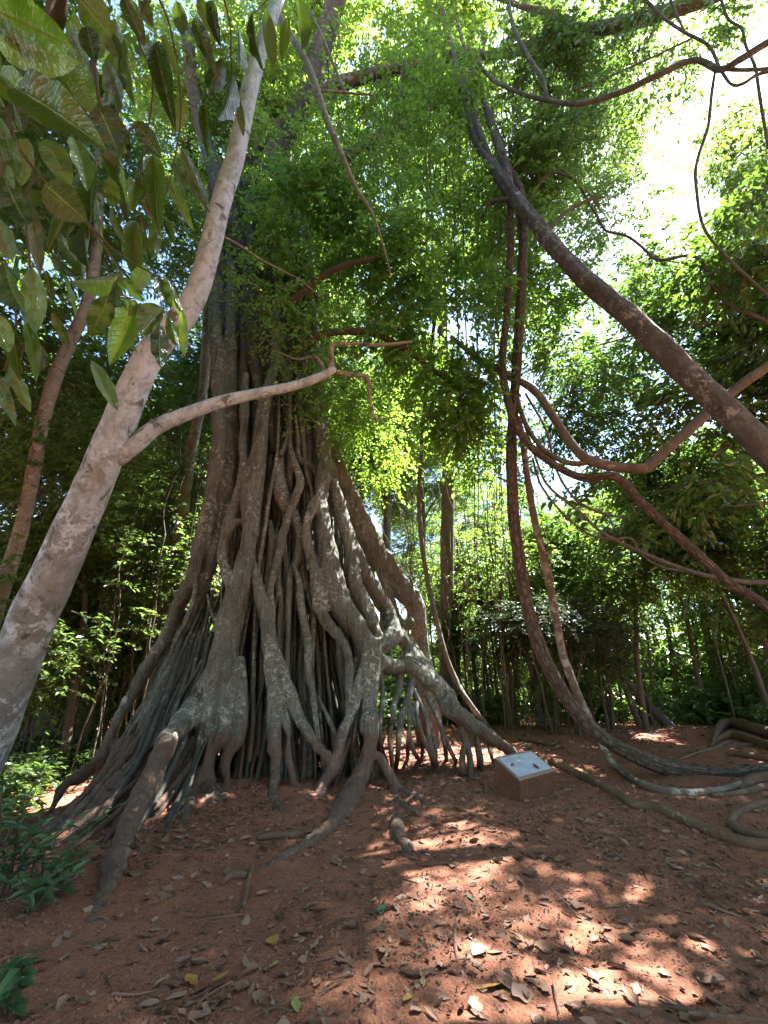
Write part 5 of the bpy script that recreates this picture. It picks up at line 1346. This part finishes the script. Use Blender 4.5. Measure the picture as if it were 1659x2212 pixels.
# ------------------------------------------------------------------ the stone sign
def stone_mat():
    m, nt = new_mat('weathered_brown_concrete')
    tc = nt.nodes.new('ShaderNodeTexCoord'); v = tc.outputs['Object']
    n1 = noise(nt, v, 5, 5, .65); n2 = noise(nt, v, 40, 4, .6)
    n0 = noise(nt, mapping(nt, v, (6, 6, 1.4)), 1.0, 4, .6, .3)
    c = ramp(nt, n1, [(.3, (.075, .030, .015)), (.55, (.155, .066, .032)), (.75, (.22, .105, .055))])
    c = mixc(nt, .4, c, ramp(nt, n0, [(.3, (.045, .022, .013)), (.7, (.145, .082, .05))]))
    c = mixc(nt, .3, c, ramp(nt, n2, [(.3, (.04, .022, .014)), (.7, (.19, .12, .08))]))
    finish(nt, c, .92, bumpn(nt, n2, .5, .006), .15)
    return m
def panel_mat():
    m, nt = new_mat('printed_panel')
    uvm = nt.nodes.new('ShaderNodeUVMap'); v = uvm.outputs['UV']
    sx = nt.nodes.new('ShaderNodeSeparateXYZ'); nt.links.new(v, sx.inputs[0])
    n1 = noise(nt, v, 3.2, 4, .6)
    base = ramp(nt, n1, [(.35, (.34, .38, .48)), (.65, (.46, .50, .58))])
    # green map patch in the far corner area
    def m2(op, a, b):
        n = nt.nodes.new('ShaderNodeMath'); n.operation = op
        for k, x in enumerate((a, b)):
            if hasattr(x, 'is_linked'): nt.links.new(x, n.inputs[k])
            else: n.inputs[k].default_value = x
        return n.outputs[0]
    dx = m2('SUBTRACT', sx.outputs['X'], .56); dy = m2('SUBTRACT', sx.outputs['Y'], .82)
    dd = m2('ADD', m2('MULTIPLY', m2('MULTIPLY', dx, dx), 14.0), m2('MULTIPLY', m2('MULTIPLY', dy, dy), 14.0))
    dd = m2('ADD', dd, m2('MULTIPLY', noise(nt, v, 7, 3), .9))
    gm = ramp(nt, dd, [(.45, 1.0), (.75, 0.0)])
    base = mixc(nt, gm, base, (.20, .44, .34))
    right = ramp(nt, m2('ADD', sx.outputs['X'], m2('MULTIPLY', noise(nt, v, 5, 3), .3)), [(.72, 0.0), (.85, 1.0)])
    base = mixc(nt, m2('MULTIPLY', right, .55), base, ramp(nt, noise(nt, v, 14, 4, .7), [(.35, (.28, .36, .38)), (.65, (.58, .62, .62))]))
    # faint rows of print
    rows = m2('PINGPONG', m2('MULTIPLY', sx.outputs['Y'], 26.0), .5)
    words = noise(nt, mapping(nt, v, (38, 52, 1)), 1.0, 2, .5)
    ink = m2('MULTIPLY', ramp(nt, rows, [(.22, 1.0), (.30, 0.0)]), ramp(nt, words, [(.45, 0.0), (.52, 1.0)]))
    area = m2('MULTIPLY', ramp(nt, sx.outputs['X'], [(.05, 0.0), (.06, 1.0), (.40, 1.0), (.42, 0.0)]), ramp(nt, sx.outputs['Y'], [(.48, 0.0), (.50, 1.0), (.90, 1.0), (.92, 0.0)]))
    base = mixc(nt, m2('MULTIPLY', m2('MULTIPLY', ink, area), .7), base, (.12, .14, .24))
    flake = ramp(nt, noise(nt, v, 17, 4, .7, .6), [(.66, 0.0), (.69, 1.0)])
    base = mixc(nt, m2('MULTIPLY', flake, .8), base, (.16, .12, .09))
    finish(nt, base, .6, bumpn(nt, flake, .2, .002), .25)
    return m
def flat_mat(name, c, rough=.8):
    m, nt = new_mat(name); tc = nt.nodes.new('ShaderNodeTexCoord')
    n = noise(nt, tc.outputs['Object'], 30, 3)
    finish(nt, mixc(nt, n, (c[0] * .7, c[1] * .7, c[2] * .7), (c[0] * 1.2, c[1] * 1.2, c[2] * 1.2)), rough)
    return m
M['stone'] = stone_mat(); M['panel'] = panel_mat(); M['rim'] = flat_mat('worn_panel_rim', (.26, .19, .15))
gF = PG(1128, 1737); gR = PG(1208, 1713)
ex = gR - gF; ex[2] = 0; wS = np.linalg.norm(ex); ex /= wS
ez = np.array([0, 0, 1.0]); ey = np.cross(ez, ex)
def hfit(x, y, g):              # height of a corner above a known foot
    p = PY(x, y, g[1]); return p[2]
zf = hfit(1121, 1689, gF); zr = hfit(1204, 1667, gR)
zfront = 0.5 * (zf + zr)
# depth and back height from the far left corner
best = None
for dep in np.linspace(.3, 1.2, 91):
    q_ = gF + ey * dep
    for hb in np.linspace(.1, .9, 161):
        p = np.array([q_[0], q_[1], hb]) - CAM
        f_ = p[1] * CP + p[2] * SP
        e_ = (829.5 + FPX * p[0] / f_ - 1067) ** 2 + (1106 - FPX * (-p[1] * SP + p[2] * CP) / f_ - 1637) ** 2
        if best is None or e_ < best[0]: best = (e_, dep, hb)
_, dS, zback = best
gz = min(gF[2], gR[2]) - .05
sroot = thing('stone_sign', (gF[0], gF[1], gz + .05), 'low brown stone block with a slanted pale blue information panel', 'sign')
def sp(x, y, z): return gF * [1, 1, 0] + ex * x + ey * y + np.array([0, 0, z]) - np.array([gF[0], gF[1], gz + .05])
tl = .015
nB = 9
bv = []
def box_prism(name, corners8, mat, parent, bev=.012):
    me = bpy.data.meshes.new(name)
    me.from_pydata([tuple(c) for c in corners8], [], [(0, 3, 2, 1), (4, 5, 6, 7), (0, 1, 5, 4), (1, 2, 6, 5), (2, 3, 7, 6), (3, 0, 4, 7)])
    me.update()
    o = obj(name, me, mat, parent)
    m = o.modifiers.new('bevel', 'BEVEL'); m.width = bev; m.segments = 3
    return o
box_prism('block', [sp(-.02, .10, gz), sp(wS + .01, .08, gz), sp(wS, dS, gz), sp(0, dS, gz), sp(0, 0, zfront), sp(wS, 0, zfront), sp(wS, dS, zback), sp(0, dS, zback)][0:0] or [sp(.02, .03, gz), sp(wS - .01, .02, gz), sp(wS, dS, gz), sp(0, dS, gz), sp(0, 0, zfront), sp(wS, 0, zfront), sp(wS, dS, zback), sp(0, dS, zback)], M['stone'], sroot, .014)
sl = (zback - zfront) / dS
def top(x, y, up): return sp(x, y, zfront + sl * y + up)
m1, m2_ = .012, .04
box_prism('panel_rim', [top(m1, m1, -.01), top(wS - m1, m1, -.01), top(wS - m1, dS - m1, -.01), top(m1, dS - m1, -.01), top(m1, m1, .012), top(wS - m1, m1, .012), top(wS - m1, dS - m1, .012), top(m1, dS - m1, .012)], M['rim'], sroot, .004)
pv = np.array([top(m2_, m2_, .016), top(wS - m2_, m2_, .016), top(wS - m2_, dS - m2_, .016), top(m2_, dS - m2_, .016)])
obj('panel', mesh_np('panel', pv, [np.array([[0, 1, 2, 3]])], uv=np.array([[0, 0], [1, 0], [1, 1], [0, 1]])), M['panel'], sroot)

# ------------------------------------------------------------------ fallen leaves
def litter_leaf(name, seed, ratio, curl, jag):
    rng = np.random.default_rng(seed)
    nu, nv = 6, 4
    V = []
    for a in range(nu):
        s_ = a / (nu - 1)
        w = math.sin(math.pi * (0.04 + 0.92 * s_) ** .85) ** .8 * ratio * .5
        for b_ in range(nv):
            x = b_ / (nv - 1) * 2 - 1
            jx = 1 + jag * rng.normal() if abs(x) == 1 else 1
            V.append((x * w * jx, s_ - .5, curl * (x * x) * w + curl * .6 * (s_ - .5) ** 2 + rng.normal(0, .012)))
    q_ = [(a * nv + b_, a * nv + b_ + 1, (a + 1) * nv + b_ + 1, (a + 1) * nv + b_) for a in range(nu - 1) for b_ in range(nv - 1)]
    V = np.array(V); V[:, 2] -= V[:, 2].min()
    return mesh_np(name, V, [np.array(q_)], attrs={'tint': np.full(len(V), rng.uniform())})
LM = [litter_leaf('dry_leaf', 300 + k_, r_, c_, j_) for k_, (r_, c_, j_) in enumerate([(.42, .3, .1), (.55, .6, .12), (.36, .9, .1), (.62, .2, .2), (.48, -.5, .15), (.40, 1.2, .12), (.7, .4, .25), (.33, .15, .1)])]
for m_ in LM: m_.materials.append(M['litter'])
rg = np.random.default_rng(2024)
def lie(o, x, y, L, rot, tiltx=0, tilty=0, up=.004):
    e = .03
    n = Vector((-(tz(x + e, y) - tz(x - e, y)) / (2 * e), -(tz(x, y + e) - tz(x, y - e)) / (2 * e), 1)).normalized()
    qn = Vector((0, 0, 1)).rotation_difference(n)
    q2 = Quaternion((0, 0, 1), rot) @ Quaternion((1, 0, 0), tiltx) @ Quaternion((0, 1, 0), tilty)
    o.rotation_mode = 'QUATERNION'
    o.rotation_quaternion = qn @ q2
    o.scale = (L, L, L)
    P = np.array([[x, y, 0.0]])
    o.location = (x, y, tz(x, y) + float(.010 * vnoise(P * 7, 21)[0] + .007 * vnoise(P * 15, 22)[0]) + up)
cnt = 0
while cnt < 240:
    px, py = rg.uniform(-10, 1669), 1780 + 440 * rg.uniform() ** .8
    g = PG(px, py)
    if g[1] > 7: continue
    o = bpy.data.objects.new('fallen_leaf', LM[int(rg.integers(len(LM)))]); COL.objects.link(o)
    lie(o, g[0], g[1], rg.uniform(.05, .125), rg.uniform(0, 6.28), rg.normal(0, .2), rg.normal(0, .2))
    tag(o, 'dry brown curled leaf lying loose on the red soil', 'leaf', 'dry leaves on the soil')
    cnt += 1
special = [((590, 2045), .105, M['litter_yellow'], 'large tan-yellow oval leaf on the soil', 6), ((825, 1972), .11, M['litter_green'], 'round blue-green leaf lying flat on the soil', 3), ((592, 2088), .075, M['litter_lime'], 'pale green narrow leaf near the tan oval leaf', 0), ((640, 2175), .08, M['litter_lime'], 'lime green leaf alone on open soil', 1),
    ((1035, 2068), .12, M['litter_cream'], 'cream bleached leaf beside the curved stick', 6), ((410, 2135), .10, M['litter_yellow'], 'holed yellow leaf low on the slope', 1), ((478, 2125), .11, M['litter_yellow'], 'folded yellow leaf beside the holed one', 2), ((880, 2165), .08, M['litter_yellow'], 'slim orange-yellow leaf on sunlit soil', 0),
    ((1018, 1945), .07, M['litter_green'], 'small green leaf beyond the curved stick', 0), ((812, 1920), .045, M['litter_lime'], 'tiny pale yellow leaf above the round green one', 3), ((1060, 2140), .15, M['litter_yellow'], 'long orange-brown leaf catching the sun', 7), ((745, 1880), .05, M['litter_lime'], 'tiny light green leaf in the shade', 3),
    ((1030, 2190), .11, M['litter_cream'], 'pale spotted leaf at the sunlit foot of the clearing', 1), ((1545, 1760), .06, M['litter_yellow'], 'small yellow leaf by the root tangle', 0), ((975, 1862), .06, M['litter_yellow'], 'yellow leaf on the soil below the stone sign', 2), ((330, 1778), .05, M['litter_yellow'], 'tiny yellow leaf by the hollow root foot', 3)]
for (px, py), L, mt, lab, k_ in special:
    g = PG(px, py)
    m_ = LM[k_].copy(); m_.materials.clear(); m_.materials.append(mt)
    o = bpy.data.objects.new('fallen_leaf', m_); COL.objects.link(o)
    lie(o, g[0], g[1], L, rg.uniform(0, 6.28), rg.normal(0, .12), rg.normal(0, .12), .010)
    tag(o, lab, 'leaf')
# two leaves resting on the sign panel
for (x, y, L, lab, k_) in ((wS * .62, dS * .28, .10, 'curled brown leaf resting on the sign panel', 5), (wS * .18, dS * .55, .10, 'flat thin brown leaf on the upper part of the sign panel', 7)):
    o = bpy.data.objects.new('fallen_leaf', LM[k_]); COL.objects.link(o)
    w_ = top(x, y, .018) + np.array([gF[0], gF[1], gz + .05])
    o.location = w_; o.scale = (L, L, L); o.rotation_mode = 'QUATERNION'
    n = Vector(tuple(np.cross(ex, norm(ey + ez * sl)))).normalized()
    o.rotation_quaternion = Vector((0, 0, 1)).rotation_difference(n) @ Quaternion((0, 0, 1), 1.9 + k_)
    tag(o, lab, 'leaf')
# the rest of the litter: uncountable
def scatter(n, xr, yr, L0, L1, seed, dens=None):
    rng = np.random.default_rng(seed)
    x = rng.uniform(*xr, n); y = yr[0] + (yr[1] - yr[0]) * rng.uniform(0, 1, n) ** 1.15
    P = np.stack([x, y, x * 0], -1)
    keep = (vnoise(P * 1.1, seed) + .5 * vnoise(P * 3.1, seed + 1) + rng.normal(0, .35, n)) > -.25
    x, y = x[keep], y[keep]; P = P[keep]; n = len(x)
    z = terrain(x, y) + .010 * vnoise(P * 7, 21) + .007 * vnoise(P * 15, 22) + .004
    a = rng.uniform(0, 2 * math.pi, n)
    d = np.stack([np.cos(a), np.sin(a), rng.normal(0, .22, n)], -1)
    nr = np.stack([rng.normal(0, .3, n), rng.normal(0, .3, n), np.ones(n)], -1)
    L = rng.uniform(L0, L1, n) * rng.uniform(.5, 1.1, n)
    V, P2, k = leaf_geo(np.stack([x, y, z], -1), d, nr, L, L * rng.uniform(.3, .65, n), True)
    V = V.reshape(n, 6, 3); V[..., 2] = np.maximum(V[..., 2], (z - .006)[:, None]); V[:, 3, 2] += rng.uniform(0, .02, n); V[:, 1, 2] += rng.uniform(0, .012, n)
    return mesh_np('leaf_litter', V.reshape(-1, 3), [P2], attrs={'tint': np.repeat(rng.uniform(0, 1, n), 6)}, smooth=False)
o = obj('leaf_litter', scatter(12000, (-5.5, 9), (2.0, 12), .04, .13, 1), M['litter']); tag(o, 'scattered dry leaf litter over the clearing', 'leaf litter', kind='stuff')
o = obj('leaf_crumbs', scatter(34000, (-4.5, 6), (2.0, 9), .012, .05, 2), M['litter']); tag(o, 'fine crumbs of broken leaf over the soil', 'leaf crumbs', kind='stuff')
o = obj('woodland_litter', scatter(9000, (-16, 18), (9, 22), .09, .20, 3), M['litter']); tag(o, 'leaf litter under the far trees', 'leaf litter', kind='stuff')
o = obj('leaf_drift', scatter(2200, (-3.0, 2.6), (4.6, 8.2), .05, .12, 5), M['litter']); tag(o, 'drifts of dry leaves caught between the fig roots', 'leaf litter', kind='stuff')
rc = np.random.default_rng(9)
N_ = 9000
cx = rc.uniform(-4, 5.5, N_); cyy = 2 + 6.5 * rc.uniform(0, 1, N_) ** 1.2
cr_ = rc.uniform(.004, .018, N_) * rc.uniform(.4, 1, N_)
cz = terrain(cx, cyy) + .010 * vnoise(np.stack([cx, cyy, cx * 0], -1) * 7, 21) + .007 * vnoise(np.stack([cx, cyy, cx * 0], -1) * 15, 22)
oct_ = np.array([[1, 0, 0], [-1, 0, 0], [0, 1, 0], [0, -1, 0], [0, 0, .8], [0, 0, -.8]], float)
Vc = (np.stack([cx, cyy, cz], -1)[:, None] + oct_[None] * cr_[:, None, None] * rc.uniform(.6, 1.4, (N_, 6, 1))).reshape(-1, 3)
fc = np.array([[0, 2, 4], [2, 1, 4], [1, 3, 4], [3, 0, 4], [2, 0, 5], [1, 2, 5], [3, 1, 5], [0, 3, 5]])
Fc = (np.arange(N_)[:, None, None] * 6 + fc[None]).reshape(-1, 3)
o = obj('soil_clods', mesh_np('soil_clods', Vc, [Fc], smooth=False), M['soil']); tag(o, 'loose red soil crumbs over the clearing', 'soil', kind='stuff')
# loose twigs
for k_ in range(46):
    px, py = rg.uniform(60, 1640), rg.uniform(1760, 2205)
    g = PG(px, py)
    if g[1] > 8: continue
    a = rg.uniform(0, 6.28); L = rg.uniform(.08, .30)
    d = np.array([math.cos(a), math.sin(a)])
    P_ = []
    for s_ in (-.5, 0, .5):
        x, y = g[0] + d[0] * L * s_ + rg.normal(0, .008), g[1] + d[1] * L * s_ + rg.normal(0, .008)
        P_.append([x - g[0], y - g[1], tz(x, y) + .012 - tz(g[0], g[1])])
    o = tube_obj('twig', np.array(P_), np.array([.006, .005, .003]) * rg.uniform(.6, 1.3), M['ground_root'] if k_ % 2 else M['litter'], None, sides=5, seed=k_)
    o.location = (g[0], g[1], tz(g[0], g[1]))
    tag(o, 'thin broken twig lying on the red soil', 'twig', 'broken twigs on the soil')
